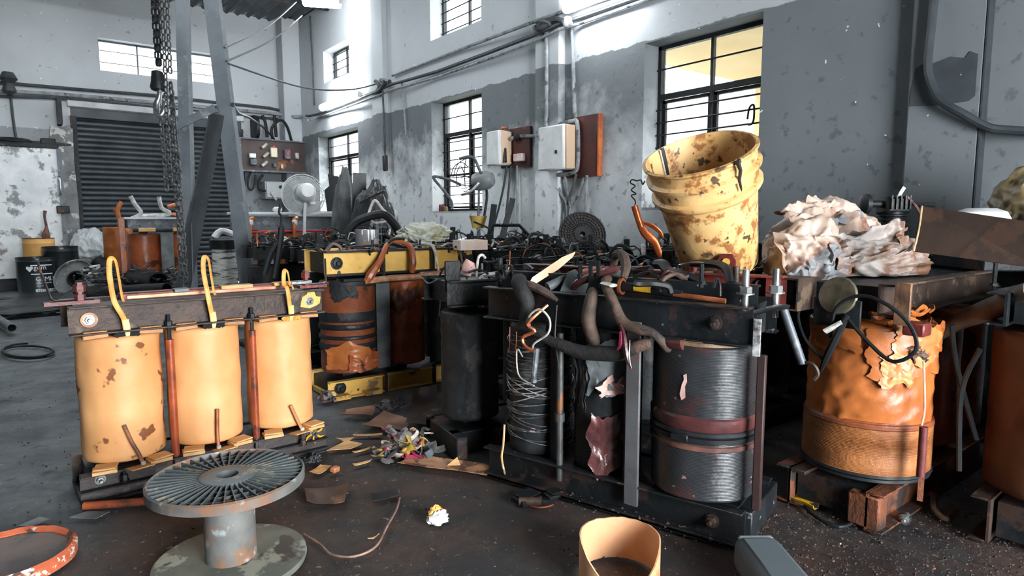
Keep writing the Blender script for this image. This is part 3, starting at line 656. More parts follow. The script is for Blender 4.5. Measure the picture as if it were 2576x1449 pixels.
M().tube([(.30, -.05, .70), (.27, -.09, .66), (.25, -.10, .63), (.275, -.09, .61), (.23, -.1, .585), (.24, -.1, .555), (.28, -.1, .54)], [.006]*7, 6, 4).build('curled_copper_wire', copper, T3)
M().cyl((.265, -.065, .545), (.255, -.07, .42), .011, n=8).build('sleeved_lead_end', gsteel, T3)
M().tube([(.19, -.045, .50), (.175, -.06, .53), (.18, -.06, .44), (.215, -.05, .41), (.25, -.06, .405)], .003, 6, 4).build('loose_wire', wirew, T3)
for x in (.135, .165): M().tube([(x, -.05, .605), (x+.004, -.056, .56), (x-.004, -.052, .51)], [.005, .005, .003], 6, 3, flat=(.4, 1)).build('tape_end', brpaper, T3)
M().tube([(.33, -.04, .70), (.335, -.06, .60), (.34, -.055, .54), (.35, -.05, .46)], [.012, .014, .012, .003], 6, 3, flat=(.3, 1)).build('tape_end', black2, T3)
# things lying across the top that belong to it
M().prism([(0, -.035), (.17, -.045), (.24, -.02), (.245, .005), (.16, .035), (.0, .03)], 0, .005, lambda x, y, z: (.19+x*.30, .0+x*.8+y*.5, .765+z+x*.42+y*.55)).build('wooden_wedge', mat('pale_card', S(238, 208, 178), S(222, 186, 150), 6, .6), T3)
M().cyl((.26, .01, .755), (.315, .12, .80), .017, n=10).build('paper_tube', greyp, T3); M().box((.36, .04, .77), (.09, .10, .004), Euler((.8, .1, .2)).to_matrix()).build('grey_sheet', greyp, T3)
M().tube([(.35, .12, .80), (.43, .12, .815)], .02, 10).build('taped_lead', brpaper, T3); M().tube([(.43, .12, .81), (.50, .12, .80)], .018, 10).build('paper_tube', greyp, T3)
M().tube([(.35, .03, .745), (.40, .0, .785), (.52, .01, .83), (.53, .02, .83)], [.01, .016, .018, .01], 6, 3, flat=(.6, 1)).build('copper_lead_bundle', redpaper, T3)
M().tube([(.45, .14, .80), (.47, .13, .87), (.51, .10, .875), (.545, .06, .84), (.55, .03, .80)], [.012, .016, .018, .018, .012], 8, 4).build('taped_lead', clothb, T3)
M().tube([(.55, .02, .775), (.66, .02, .77), (.76, .02, .762)], [.016, .015, .012], 10, 2).build('lead', rub, T3); M().tube([(.60, .018, .776), (.66, .018, .7735)], .0158, 10).build('yellow_sleeve', yel, T3)
M().lathe([(.02, 0), (.028, 0), (.028, .01), (.02, .01)], 16, (.545, .02, .775), Matrix.Rotation(pi/2, 3, 'Y'), closed=True).build('ferrule', copper, T3)
M().tube([(.735, .015, .762), (.80, .015, .758), (.90, .015, .752)], .008, 8, 2).build('copper_rod', copper, T3)
M().tube([(.58, .22, .84), (.62, .2, .84), (.66, .16, .82), (.74, .12, .81), (.80, .09, .80)], [.015, .02, .018, .016, .014], 8, 4).build('lead', rub, T3)
M().tube([(.70, .26, .845), (.80, .2, .85), (.86, .14, .84), (.885, .10, .80)], [.012, .014, .015, .012], 8, 4).build('lead', rub, T3)
M().tube([(.67, .24, .84), (.72, .23, .85), (.78, .23, .85)], .02, 8, 3, flat=(.25, 1), up=(0, 0, 1)).build('bare_strip', chrome, T3)
for s in (0,): M().prism([(-.03, 0), (.03, 0), (.03, .05), (.018, .072), (-.018, .072), (-.03, .05)], 0, .012, lambda x, y, z: (.82+x, .27-z, .81+y)).build('lifting_lug', redp, T3)
M().lathe([(.001, 0), (.013, 0), (.013, .003)], 16, (.82, .2575, .855), Matrix.Rotation(pi/2, 3, 'X')).build('lug_hole', ybeam, T3)
bolt(T3, (.70, .27, .815), (0, 0, 1), .014, .02, redp); M().cyl((L3+.06, .10, .73), (L3+.12, .10, .57), .012, n=10).build('hanging_sleeve', gsteel, T3)
M().tube([(L3+.12, .10, .575), (L3+.15, .09, .575), (L3+.165, .09, .55), (L3+.155, .09, .53)], .006, 6, 3).build('hook_wire', rust, T3)
M().tube([(L3-.01, .03, .72), (L3+.05, .06, .74), (L3+.07, .10, .735)], .012, 8, 3, flat=(.4, 1)).build('lead', black, T3)
M().bar((L3+.015, -.01, .71), (L3+.015, -.01, .60), .02, .01).build('worn_edge', mat('chipped_paint', S(188, 190, 190), S(60, 56, 54), 40, .6), T3)
M().bar((L3+.025, .02, .60), (L3+.025, .02, .12), .025, .02, b=.003).build('end_post', mat('dark_red_post', S(56, 32, 31), S(40, 29, 29), 9), T3)
chan(M(), .0, L3, .02, -.0, .02, -1, .06).build('foot_rail', steel, T3); M().box((L3-.03, .17, .06), (.09, .30, .09), None, .004).build('foot_block', steel, T3)
leads(T3, L3, .3, .80, 12, 21, .06, .2)
# ---------- T4: paper-wrapped black transformer behind it
T4 = transformer('transformer', 'black transformer wrapped in dark crumpled paper behind the unwound one', None, (1.42, 2.27, 0), radians(-9), .95, .745, .26, black,
    [dict(x=.15, y=.10, r=.125, m=black2, z0=.13, z1=.60, fold=.006, rows=40), dict(x=.47, r=.12, m=black2, z0=.13, z1=.6), dict(x=.78, r=.12, m=black2, z0=.13, z1=.6)], hb=.11, lb=.1, fw=.04)
M().box((.035, .02, .76), (.07, .012, .13), None, .003).build('lug_plate', black, T4); M().tube([(.11, .05, .76), (.12, .04, .81), (.135, .05, .77)], .024, 8, 3, flat=(.4, 1)).build('torn_paper', pinkp, T4)
M().tube([(.16, .05, .75), (.165, .04, .83), (.185, .04, .845), (.2, .04, .83)], .006, 6, 4).build('bent_wire', wirew, T4)
M().tube([(.30, .0, .86), (.285, -.02, .80), (.27, -.02, .74), (.285, -.03, .69), (.265, -.03, .65)], .0035, 6, 4).build('twisted_wire', copper, T4)
for x in (.02, .22): M().box((x, .05, .05), (.05, .3, .1), None, .004).build('foot_block', steel, T4)
leads(T4, .95, .26, .745, 12, 31, .07, .2)
# ---------- T5: amber coil at the right, end on
c5 = DP(2176, 1090, 2.26)
T5 = transformer('transformer', 'transformer with a torn amber paper coil above an orange rusty base', None, (c5.x-.21, c5.y-.105, 0), radians(0), 1.05, .80, .26, rust,
    [dict(x=.21, y=.105, r=.188, m=opaper, z0=.17, z1=.66, fold=.0095, rows=60, n=96), dict(x=.60, r=.17, m=brpaper, z0=.17, z1=.64, fold=.004), dict(x=.92, r=.16, m=brpaper, z0=.17, z1=.64)], hb=.10, lb=.13, fw=.05, lbm=rust2)
n5 = set(T5.children)
M().lathe([(.2, .172+.1505*k/60) if k % 2 else (.198, .172+.1505*k/60) for k in range(61)], 72, (.21, .155, 0)).build('lower_winding', owind, T5)
M().lathe([(.196, .322), (.202, .326), (.2, .338), (.19, .346)], 64, (.21, .155, 0)).build('band', brwind, T5)
for k, (z, r) in enumerate(((.160, .205), (.145, .20))): M().lathe([(r-.01, z), (r, z+.006), (r-.004, z+.014), (r-.014, z+.012)], 48, (.21, .155, 0), closed=True).build('base_ring', rub, T5)
lap = mat('light_amber_paper', S(198, 132, 78), S(176, 104, 56), 9, .4, 0, .3, 18)
for a0, a1, z0, z1, lf, m, sd in ((3.5, 4.95, .50, .655, .02, opaper, 20), (3.85, 4.75, .545, .66, .045, lap, 21), (4.3, 4.95, .57, .665, .035, opaper, 22), (2.5, 3.4, .57, .66, .02, opaper, 23), (3.7, 4.2, .47, .56, .03, lap, 24), (4.1, 4.4, .555, .60, .05, mat('brown_hole', S(84, 52, 30), S(60, 40, 26)), 25)):
    torn(.21, .155, .196, a0, a1, z0, z1, lf*.6, sd, .03, .3).build('torn_paper', m, T5)
mb = M(); q = random.Random(5)
for k in range(26):
    an = q.uniform(3.4, 6.0); rr = q.uniform(.09, .2); z = .66+q.uniform(0, .05); l = q.uniform(.3, .8)
    mb.tube([(.21+rr*cos(an+l*i/5), .155+rr*sin(an+l*i/5), z+.01*sin(i+k)) for i in range(6)], q.uniform(.006, .014), 6, 2, flat=(.4, 1))
mb.build('paper_layer', opaper, T5)
for x, y in ((.0, -.0), (.0, .30)): pass
hb_ = M(); hb_.box((-.06, .25, .755), (.12, .005, .1)).box((-.06, .325, .755), (.12, .005, .1)).box((-.06, .288, .805), (.12, .08, .006)).box((-.06, .288, .705), (.12, .08, .006)).build('box_section_end', rust, T5)
M().box((-.005, -.02, .745), (.012, .045, .13), None, .002).build('end_plate', mat('scraped_plate', S(150, 112, 84), S(90, 66, 54), 14, .5, .2, .3), T5); M().box((.03, -.05, .67), (.06, .06, .04), None, .004).build('clamp_block', redp, T5)
M().lathe([(.058, 0), (.062, .004), (.058, .012), (.05, .012)], 32, (-.03, .16, .755), Euler((0, -1.35, 0)).to_matrix()).build('ring_gauge', mat('brass_ring', S(150, 142, 120), S(96, 90, 78), 12, .35, .7), T5)
M().box((-.035, .16, .70), (.01, .15, .09), None, .002).build('dark_card', black2, T5)
M().tube([(-.04, .26, .735), (-.05, .28, .68), (-.05, .25, .60), (-.05, .19, .545)], .005, 7, 5).build('black_cable', rub, T5)
M().tube([(-.05, .17, .62), (-.06, .15, .72), (-.06, .08, .765), (-.06, .0, .745), (-.05, -.06, .69), (-.05, -.08, .62), (-.05, -.02, .575), (-.05, .05, .62), (-.05, .12, .69)], .006, 7, 5).build('black_cable', rub, T5)
M().tube([(-.05, .12, .70), (-.055, .15, .62), (-.05, .18, .55), (-.04, .20, .50)], [.01, .013, .012, .004], 8, 3).build('cable_bundle', rub, T5)
M().tube([(-.06, .13, .675), (-.065, .18, .64)], .012, 8, flat=(.5, 1)).build('pale_lead_end', wirew, T5)
M().tube([(.10, -.05, .56), (.1, -.062, .42), (.09, -.06, .36)], .003, 6, 3).build('loose_wire', pinkp, T5); M().cyl((.08, -.07, .36), (.08, -.07, .2), .012, n=10).build('red_tube', mat('dull_red_tube', S(104, 40, 38), S(80, 32, 32), 12), T5); M().bar((.075, -.075, .2), (.06, -.08, .13), .016, .01).build('wood_sliver', rust2, T5)
M().box((.03, .06, .062), (.06, .10, .11), None, .006).build('channel_end', rust2, T5)
mb = M(); mb.box((.06, .31, .065), (.12, .012, .13), None, .002).box((.06, .285, .124), (.12, .06, .012), None, .002).box((.06, .285, .006), (.12, .06, .012), None, .002); mb.build('channel_end', rust2, T5)
for o in T5.children:
    if o not in n5: o.data.transform(Matrix.Translation((0, -.05, 0)))
# ---------- T6: dark brown coil at the picture's edge
c6 = DP(2690, 1060, 1.98)
T6 = transformer('transformer', 'dark transformer with brown coils on channel feet next to the amber one', None, (c6.x-.2, c6.y-.14, 0), radians(2), 1.0, .78, .27, steel,
    [dict(x=.2, y=.14, r=.195, m=mat('dark_amber_paper', S(104, 60, 32), S(78, 46, 28), 6, .5, 0, .3, 20, c=S(76, 44, 28), cs=4), z0=.16, z1=.66, fold=.003, rows=40), dict(x=.6, r=.17, m=brpaper, z0=.17, z1=.64), dict(x=.88, r=.12, m=brpaper, z0=.17, z1=.64)], hb=.1, lb=.14, fw=.05, lbm=rust)
torn(.2, .14, .2, 3.0, 3.5, .36, .42, .03, 31, .03, 1).build('torn_paper', kraft, T6)
for x, y0, y1, z0, z1 in ((.02, .33, .36, .6, .2), (.06, .42, .33, .66, .3)): M().tube([(x, y0, z0), (x+.02, (y0+y1)/2+.03, (z0+z1)/2+.05), (x, y1, z1)], .008, 7, 4).build('lead', rub, T6)
leads(T6, 1.0, .34, .78, 10, 41, .08)
# thick taped cable slung between T5 and T6
p0, p1, p2, p3 = DP(2318, 868, 2.25), DP(2400, 815, 2.15), DP(2480, 782, 2.05), DP(2600, 735, 1.9)
cb_ = None; o5 = V(T5.location)
tc = M().tube([p0-o5, p1-o5, p2-o5, p3-o5], [.022, .027, .034, .036], 10, 4).build('taped_cable', mat('oily_canvas', S(104, 84, 66), S(62, 52, 46), 10, .6, 0, .3), T5)
M().tube([p0-o5-(p1-p0)*.1, p0-o5+(p1-p0)*.35], .014, 8).build('red_core', mat('dark_red_core', S(120, 38, 34), S(90, 30, 30), 9), tc)
# ---------- the ranks behind: all dark, one after the other
def rank(loc, rz, L, H, label, seed, n=14, bm=black, coils=None, D=.28):
    t = transformer('transformer', label, None, loc, radians(rz), L, H, D, bm, coils or [dict(x=L*k, r=.12, m=black2, z0=.13, z1=H-.15, rows=6, n=32) for k in (.18, .5, .82)], hb=.1, lb=.1)
    for yy, zz in ((D*.32, H+.012), (D*.7, H+.02)): chan(M(), .03, L-.03, yy, zz-.06, zz, 1, .03).build('yoke_bar', steel, t)
    q = random.Random(seed*3)
    for k in range(3):
        x = q.uniform(.05, L-.05); h = q.uniform(.10, .17); M().box((x, q.choice((-.012, D*.5)), H-.05+h/2), (.045, .01, h), None, .002).build('upright_lug', steel, t)
    leads(t, L, D, H, n, seed); return t
rank((2.05, 2.62, 0), -4, 1.0, .765, 'black transformer with bolted lug plates between the bucket and the mustard one', 51, 25)
RB = rank((2.05, 1.92, 0), -73.5, .5, .76, 'black transformer under the yellow bucket', 52, 19)
rank((2.42, 3.3, 0), 0, 1.05, .80, 'dark transformer with flat brown yoke bars close behind the mustard beam', 53, 27, steel)
rank((1.55, 4.25, 0), 1, 1.0, .80, 'dark transformer in the rank behind the mustard beam, below the silver pot', 54, 27)
rank((2.68, 4.15, 0), 0, 1.0, .82, 'dark transformer in front of the upright black reel', 55, 29)
rank((2.15, 5.1, 0), 0, .85, .85, 'dark transformer under the barred window with the broken fan', 56, 29)
rank((2.52, 1.63, 0), 0, .9, .77, 'dark transformer behind the amber-coil one, below the paper heap', 59, 12, D=.24)
rank((3.45, 1.5, 0), -90, 1.25, .80, 'dark transformer parked along the near pilaster behind the rusty plate', 60, 14, D=.22)
rank((3.42, 2.95, 0), -88, .6, .80, 'short dark transformer against the wall beneath the largest window', 58, 23)
rank((1.40, 4.9, 0), 0, .65, .80, 'black transformer with jutting cable stubs between gantry and silver pot', 57, 35, black)
# far pair of coils with white-dusted beams
T8 = transformer('transformer', 'long transformer with bright dusty top and copper-orange coils by the far wall', None, (1.95, 7.3, 0), radians(1), 1.25, 1.03, .34, gsteel,
    [dict(x=.2, r=.17, m=opaper, z0=.2, z1=.84), dict(x=.62, r=.17, m=opaper, z0=.2, z1=.84), dict(x=1.04, r=.17, m=opaper, z0=.2, z1=.84)], hb=.15, lb=.12)
M().box((.62, .15, 1.06), (1.32, .3, .03), None, .004).build('dusty_plank', mat('white_dust', S(224, 228, 230), S(196, 200, 204), 6, .7), T8)
for x in (.05, .45, .78): M().box((x, .1, 1.105), (.09, .09, .06), None, .02).build('white_block', white, T8)
M().tube([(.1, -.06, .86), (.6, -.06, .865), (1.15, -.06, .86)], .014, 8).build('red_rod', mat('bright_red_rod', S(190, 50, 60), S(150, 40, 50), 10), T8)
for x in (.08, .56, 1.1):
    M().tube([(x, -.07, .70), (x+.01, -.08, .86), (x+.02, -.06, .98), (x+.06, -.03, 1.0)], [.02, .022, .03, .03], 8, 4).build('lead', copper, T8); M().box((x+.02, -.07, .96), (.06, .05, .08), None, .02).build('white_tape', white, T8)
T7 = transformer('transformer', 'brown transformer with bent white lead ends standing before the shutter', None, (.98, 7.85, 0), radians(2), .72, 1.0, .34, gsteel,
    [dict(x=.17, r=.16, m=brpaper, z0=.2, z1=.84), dict(x=.52, r=.16, m=brpaper, z0=.2, z1=.84)], hb=.1, lb=.12)
M().box((.36, .12, 1.01), (.78, .3, .02)).build('dusty_plank', mat('white_dust'  , S(224, 228, 230)), T7)
M().box((-.05, .05, .7), (.06, .06, .62), None, .005).build('side_post', brpaper, T7); M().box((.34, -.12, .62), (.12, .01, .46)).build('barrier_board', greyp, T7)
for pts, m in (([(.05, .1, 1.0), (.14, .05, 1.06), (.09, .05, 1.15), (.05, .05, 1.24)], wirew), ([(.28, .1, 1.02), (.42, .05, 1.06), (.34, .05, 1.12), (.32, .05, 1.24)], wirew), ([(.42, .1, 1.05), (.56, .05, 1.05), (.62, .05, 1.12), (.52, .06, 1.16), (.40, .06, 1.13)], copper), ([(-.06, .1, 1.0), (-.07, .08, 1.1), (-.03, .08, 1.18)], opaper), ([(.12, .1, 1.03), (.3, .1, 1.04), (.55, .1, 1.05)], wirew)):
    M().tube(pts, .022, 8, 4).build('lead', m, T7)
for x in (.17, .5): M().box((x, -.03, .885), (.16, .05, .04), None, .004).build('wood_packing', wood, T7)
# ================================================================ BACKGROUND + FIXTURES
def bar2(mb, p, q, w, h, up): return mb.bar(p, q, w, h, up)
# ---------- steel A-frame gantry
dg = 5.2
g0 = DP(478, 863, dg); g0.z = 0
gt = thing('gantry_frame', 'grey steel A-frame gantry with upright column and sloping leg behind the yellow transformer', 'gantry', g0)
def gp(x, y, d=dg): return DP(x, y, d)-g0
mb = M()
p, q = gp(443, -425), gp(478, 862)
for o in (-.04, .04): mb.bar(p+CR*o+CF*.03, q+CR*o+CF*.03, .008, .07, CF)
mb.bar(p-CF*.0, q, .075, .008, CF); mb.build('column', mat('gantry_paint', S(112, 118, 124), S(94, 100, 106), 4, .5, .2, .12, 30, c=S(140, 144, 148), cs=7, ct=(.6, .7)), gt)
p, q = gp(476, -425), gp(640, 862); mb = M(); mb.bar(p, q, .118, .008, CF); 
for o in (-.055, .055): mb.bar(p+CR*o+CF*.035, q+CR*o+CF*.035, .008, .07, CF)
mb.build('sloping_leg', mat('gantry_paint', S(112, 118, 124), S(94, 100, 106), 4, .5, .2, .12, 30, c=S(140, 144, 148), cs=7, ct=(.6, .7)), gt)
p, q = gp(450, 322), gp(548, 276); M().bar(p-CF*.05, q-CF*.05, .065, .008, CF).bar(p+V((0, 0, .03)), q+V((0, 0, .03)), .06, .008, V((0, 0, 1))).build('cross_brace', mat('gantry_paint', S(112, 118, 124), S(94, 100, 106), 4, .5, .2, .12, 30, c=S(140, 144, 148), cs=7, ct=(.6, .7)), gt)
p, q = gp(550, 288), gp(452, 790); s_ = (q-p).cross(CF).normalized()
mb = M(); mb.bar(p, q, .1, .008, CF); mb.bar(p+s_*-.05-CF*.02, q+s_*-.05-CF*.02, .012, .05, CF); mb.build('diagonal_brace', mat('dark_grey_steel', S(70, 74, 78), S(50, 54, 58), 5, .5, .2, .15), gt)
for x in (478, 640):
    M().box(gp(x, 862)+V((0, 0, .012)), (.22, .22, .024)).build('foot_plate', steel, gt)
# ---------- chain hoist
dc = 3.55; h0 = DP(400, 0, dc)
hz_ = thing('chain_hoist', 'chain hoist with hook block and hanging hand chains', 'hoist', (h0.x, h0.y, 0))
hb0 = V((h0.x, h0.y, 0))
def chain(mb, pts, pitch=.036, r=.0048):
    pts = [V(p) for p in pts]; segs = []; 
    for a, b in zip(pts, pts[1:]):
        segs.append((a, b, (b-a).length))
    tot = sum(s[2] for s in segs); n = int(tot/pitch)
    for k in range(n):
        d = (k+.5)*pitch
        for a, b, l in segs:
            if d <= l: break
            d -= l
        t = (b-a).normalized(); c = a+t*min(d, l); ang = (pi/2)*(k % 2)+.5
        u = CR if abs(t.z) > .5 else V((0, 0, 1)); u = (u-t*u.dot(t)).normalized(); w = t.cross(u); x = u*cos(ang)+w*sin(ang)
        L_, W_ = pitch*.5, .010
        mb.tube([c+t*(L_*.62)*sy+x*W_*sx for sx, sy in ((1, 1), (.55, 1.45), (-.55, 1.45), (-1, 1), (-1, -1), (-.55, -1.45), (.55, -1.45), (1, -1))], r, 5, 1, closed=True)
    return mb
cm_ = mat('chain_steel', S(120, 122, 122), S(70, 70, 72), 30, .35, .7, .1)
def hp(x, y, d=dc): return DP(x, y, d)-hb0
for pts in ([(374, -800), (384, 0), (398, 182)], [(388, -800), (395, 0), (403, 182)]): chain(M(), [hp(*p) for p in pts], .04, .006).build('load_chain', steel, hz_)
for pts in ([(402, -800), (407, 0), (417, 200), (419, 290), (431, 470)], [(418, -800), (420, 0), (429, 200)], [(404, 285), (419, 476), (425, 484), (432, 476)], [(429, 205), (440, 420), (459, 728)], [(430, 208), (450, 420), (470, 728)]):
    chain(M(), [hp(*p) for p in pts]).build('hand_chain', cm_, hz_)
o = M(); c = hp(397, 205); R = Matrix((CR, CF, V((0, 0, 1)))).transposed()
o.lathe([(.012, .06), (.03, .05), (.034, .0), (.04, -.03), (.036, -.046), (.015, -.05)], 16, c, R); o.build('hook_block', steel, hz_)
M().tube([hp(402, 224), hp(400, 245), hp(394, 262), hp(395, 282), hp(404, 290), hp(411, 280), hp(412, 262), hp(409, 250)], [.012, .014, .016, .02, .02, .016, .012, .005], 10, 5).build('hook', chrome, hz_)
M().lathe([(.05, -.09), (.13, -.07), (.14, .05), (.06, .08)], 20, V((0, 0, 4.02)), None).build('hoist_body', steel, hz_)
# ---------- far-wall switchboard
def fwp(x, y, yy=10.45): 
    d = ray(x, y); return CAM+d*(yy/d.y)
pb0 = fwp(606, 430); sb = thing('switchboard', 'dark wooden switchboard with fuse carriers and meters beside the roller shutter', 'switchboard', pb0)
x1, zt = fwp(768, 360).x-pb0.x, fwp(606, 347).z-pb0.z
bdm = mat('dark_varnished_board', S(66, 44, 40), S(44, 32, 32), 5, .5, 0, .1, c=S(130, 74, 40), cs=2.6, ct=(.6, .63))
M().box((x1/2, .02, zt/2), (x1, .03, zt)).build('board', bdm, sb)
mb = M(); mb.box((x1/2, 0, .01), (x1+.03, .06, .025)).box((x1/2, 0, zt), (x1+.03, .05, .02)).box((0, 0, zt/2), (.025, .06, zt)).box((x1, 0, zt/2), (.025, .06, zt)); mb.build('board_frame', gsteel, sb)
def onb(x, y): p = fwp(x, y)-pb0; p.y = 0; return p
M().box((x1/2, .18, zt-.05), (x1*.9, .33, .05)).box((x1/2, .18, .05), (x1*.9, .33, .05)).build('wall_bracket', steel, sb)
M().box(onb(634, 392)+V((0, -.02, 0)), (.1, .05, .07), None, .008).build('white_meter_cap', white, sb); M().box(onb(636, 408)+V((0, -.03, 0)), (.11, .08, .1), None, .012).build('meter_body', gsteel, sb)
for x, y in ((664, 367), (667, 390), (664, 412)): M().box(onb(x, y)+V((0, -.03, 0)), (.115, .05, .045), Matrix.Rotation(-.72, 3, 'Y'), .008).build('fuse_carrier', mat('bakelite_white', S(190, 184, 172), S(110, 106, 100), 12, .4), sb)
o = M().box(onb(687, 384)+V((0, -.03, 0)), (.1, .06, .15), None, .008).build('meter_box', mat('cream_meter', S(224, 216, 190)), sb); M().lathe([(.001, 0), (.018, 0), (.018, .006)], 14, onb(686, 371)+V((0, -.06, 0)), Matrix.Rotation(pi/2, 3, 'X')).build('red_dial', mat('red_dot', S(220, 70, 80)), o)
o = M().box(onb(720, 389)+V((0, -.04, 0)), (.1, .08, .155), None, .012).build('starter', gsteel, sb); M().box(onb(720, 388)+V((0, -.085, 0)), (.05, .02, .04), None, .006).build('red_button', mat('red_dot', S(220, 70, 80)), o)
M().box(onb(745, 393)+V((0, -.03, 0)), (.06, .06, .1), None, .008).build('breaker', mat('bakelite_white', S(190, 184, 172)), sb); M().box(onb(690, 416)+V((0, -.02, 0)), (.05, .04, .06), None, .006).build('switch', gsteel, sb); M().box(onb(708, 419)+V((0, -.02, 0)), (.035, .04, .07), None, .01).build('socket', crm, sb)
for pts, r in (([(632, 432), (625, 450), (624, 470), (632, 478), (640, 465), (643, 440)], .02), ([(662, 440), (652, 455), (652, 475), (668, 480)], .026), ([(672, 345), (668, 310), (660, 290)], .03), ([(686, 350), (684, 322), (705, 302), (722, 318), (734, 357)], .026), ([(695, 345), (692, 310), (690, 290)], .03)):
    M().tube([fwp(x, y, 10.5)-pb0 for x, y in pts], r*.8, 8, 4).build('cable', rub, sb)
db0 = fwp(668, 500, 10.55); db = thing('distribution_box', 'grey steel distribution box behind the round pedestal fan', 'box', db0)
xx = fwp(742, 500, 10.55).x-db0.x; zz = fwp(668, 456, 10.55).z-db0.z
M().box((xx/2, .12, zz/2), (xx, .24, zz), None, .01).build('case', mat('light_grey_paint', S(176, 180, 182), S(158, 162, 164), 5, .5), db); M().box((xx/2, -.01, zz/2), (xx-.04, .02, zz-.04), None, .005).build('door', mat('light_grey_paint', S(176, 180, 182)), db)
M().lathe([(.001, 0), (.025, 0), (.025, .02)], 12, (xx*.5, -.02, zz*.7), Matrix.Rotation(pi/2, 3, 'X')).build('knob', rub, db); M().tube([(.08, -.03, .1), (.16, -.03, -.02)], .02, 8).build('pale_cable_end', wirew, db)
# ---------- cables along the walls
def cable(name, label, pts, r, m, sm=4, cat='cable', n=8):
    p0 = V(pts[0]); return solo(name, M().tube([V(p)-p0 for p in pts], r, n, sm), m, label, cat, p0)
cg = mat('grey_conduit', S(150, 154, 158), S(110, 114, 118), 12, .5, 0, .1, c=S(70, 74, 78), cs=9)
dk = mat('dark_cable', S(66, 70, 74), S(44, 48, 52), 12, .5)
def rw(x, y, o=.03): return RW(x, y, o)
cable('conduit_pipe', 'upper of the thin conduits climbing along the window wall', [rw(987, 190), rw(1160, 124), rw(1340, 56, .09), rw(1362, 48, .10), rw(1420, 28, .09), rw(1500, 6, .03), rw(1700, -60)], .016, cg, 2)
cable('power_cable', 'dark power cable clipped under the upper conduit', [rw(770, 291, .2), rw(800, 287), rw(943, 232, .09), rw(985, 212, .09), rw(1100, 180), rw(1340, 90, .09), rw(1404, 62, .1), rw(1460, 44), rw(1600, -5), rw(1700, -40)], .018, dk, 2)
cable('conduit_pipe', 'lowest of the conduits running along the window wall', [rw(775, 302, .2), rw(800, 296), rw(943, 243, .09), rw(985, 226, .09), rw(1100, 194), rw(1340, 106, .09), rw(1404, 75, .1), rw(1460, 59), rw(1600, 9), rw(1700, -25)], .014, cg, 2)
cable('cable_knot', 'bundle of cables knotted where the conduits cross the narrow far pilaster', [rw(945, 205, .1), rw(955, 218, .11), rw(948, 232, .1), rw(968, 210, .12), rw(958, 202, .1), rw(980, 206, .1)], .028, dk)
cable('cable_knot', 'bundle of cables knotted where the conduits cross the pilaster beside the white switch box', [rw(1345, 68, .1), rw(1352, 82, .11), rw(1362, 55, .12), rw(1385, 62, .11), rw(1350, 75, .12), rw(1395, 50, .1), rw(1418, 54, .1)], .022, dk)
cable('conduit_pipe', 'vertical conduit dropping down the pilaster to the red-backed switch', [rw(1374, 70, .09), rw(1375, 160, .09), rw(1374, 320, .09), rw(1366, 340, .09), rw(1345, 342, .05), rw(1300, 344, .04), rw(1285, 350, .1)], .017, cg, 3)
cable('conduit_pipe', 'vertical conduit dropping to the large white switch box', [rw(1434, 55, .09), rw(1438, 70, .03), rw(1443, 200, .03), rw(1447, 318, .03)], .017, cg, 2)
solo('junction_box', M().lathe([(.04, 0), (.045, .01), (.045, .04), (.03, .05)], 18, (0, 0, 0), Matrix.Rotation(-pi/2, 3, 'Y')), white, 'small round white junction box over the conduit by the pilaster', 'junction box', rw(1433, 56, .05))
cable('power_cable', 'cord hanging down the far pilaster to a small pendant switch', [rw(962, 225, .1), rw(966, 300, .09), rw(969, 395, .09)], .012, dk, 2)
solo('pendant_switch', M().box((0, 0, 0), (.05, .07, .2), None, .012), mat('dark_switch', S(60, 54, 50), S(44, 40, 40), 8), 'small dark switch hanging on the far pilaster', 'switch', rw(969, 410, .1))
cable('conduit_pipe', 'short conduit stub hanging below the cables next to the far pilaster', [rw(1011, 205), rw(1016, 260), rw(1021, 340)], .013, cg, 2)
cable('drain_pipe', 'fat grey pipe bending down the near pilaster and away along the wall', [rw(2372, -600, .11), rw(2352, -60, .11), rw(2344, 60, .11), rw(2334, 165, .11), rw(2345, 215, .115), rw(2368, 255, .12), rw(2420, 285, .12), rw(2480, 318, .1), rw(2520, 326, .08), rw(2620, 332, .05)], .021, mat('grey_pipe', S(60, 66, 70), S(44, 50, 54), 8, .5, .1), 4, 'pipe')
cable('conduit_pipe', 'dark pipe running up the wall past the near pilaster', [rw(2500, -600, .02), rw(2447, -30, .02), rw(2430, 230, .02), rw(2404, 520, .02)], .02, mat('grey_pipe', S(92, 98, 102)), 2, 'pipe')
def fw(x, y, o=.03): return FW(x, y, o)
cable('power_cable', 'upper cable strung over the roller shutter', [fw(-60, 205), fw(38, 211), fw(200, 225), fw(397, 241), fw(545, 258), fw(680, 272), fw(735, 287)], .022, dk, 2)
cable('conduit_pipe', 'conduit fixed along the wall just above the roller shutter', [fw(-60, 228, .06), fw(36, 231, .06), fw(160, 238, .06), fw(400, 259, .06), fw(545, 272, .06), fw(690, 286, .06), fw(740, 294, .3), fw(760, 292, .3)], .026, cg, 2)
cable('power_cable', 'lower cable strung along the wall above the roller shutter', [fw(-60, 240), fw(36, 243), fw(160, 248), fw(400, 271), fw(600, 290), fw(700, 300)], .02, dk, 2)
solo('insulator_knob', M().lathe([(.02, -.14), (.08, -.1), (.05, 0), (.1, .06), (.06, .14)], 12), dk, 'dark cable clamp on the wall left of the shutter', 'cable clamp', fw(22, 210, .1))
solo('wall_lamp', M().lathe([(.09, 0), (.1, .06), (.06, .12), (.02, .14)], 14, (0, 0, 0), Matrix.Rotation(pi/2, 3, 'X')), dk, 'small dark round fitting by the corner over the switchboard', 'fitting', fw(733, 280, .02))
cable('power_cable', 'thin cable dropping to the white cupboard', [fw(27, 246), fw(33, 300), fw(40, 346)], .016, dk, 2)
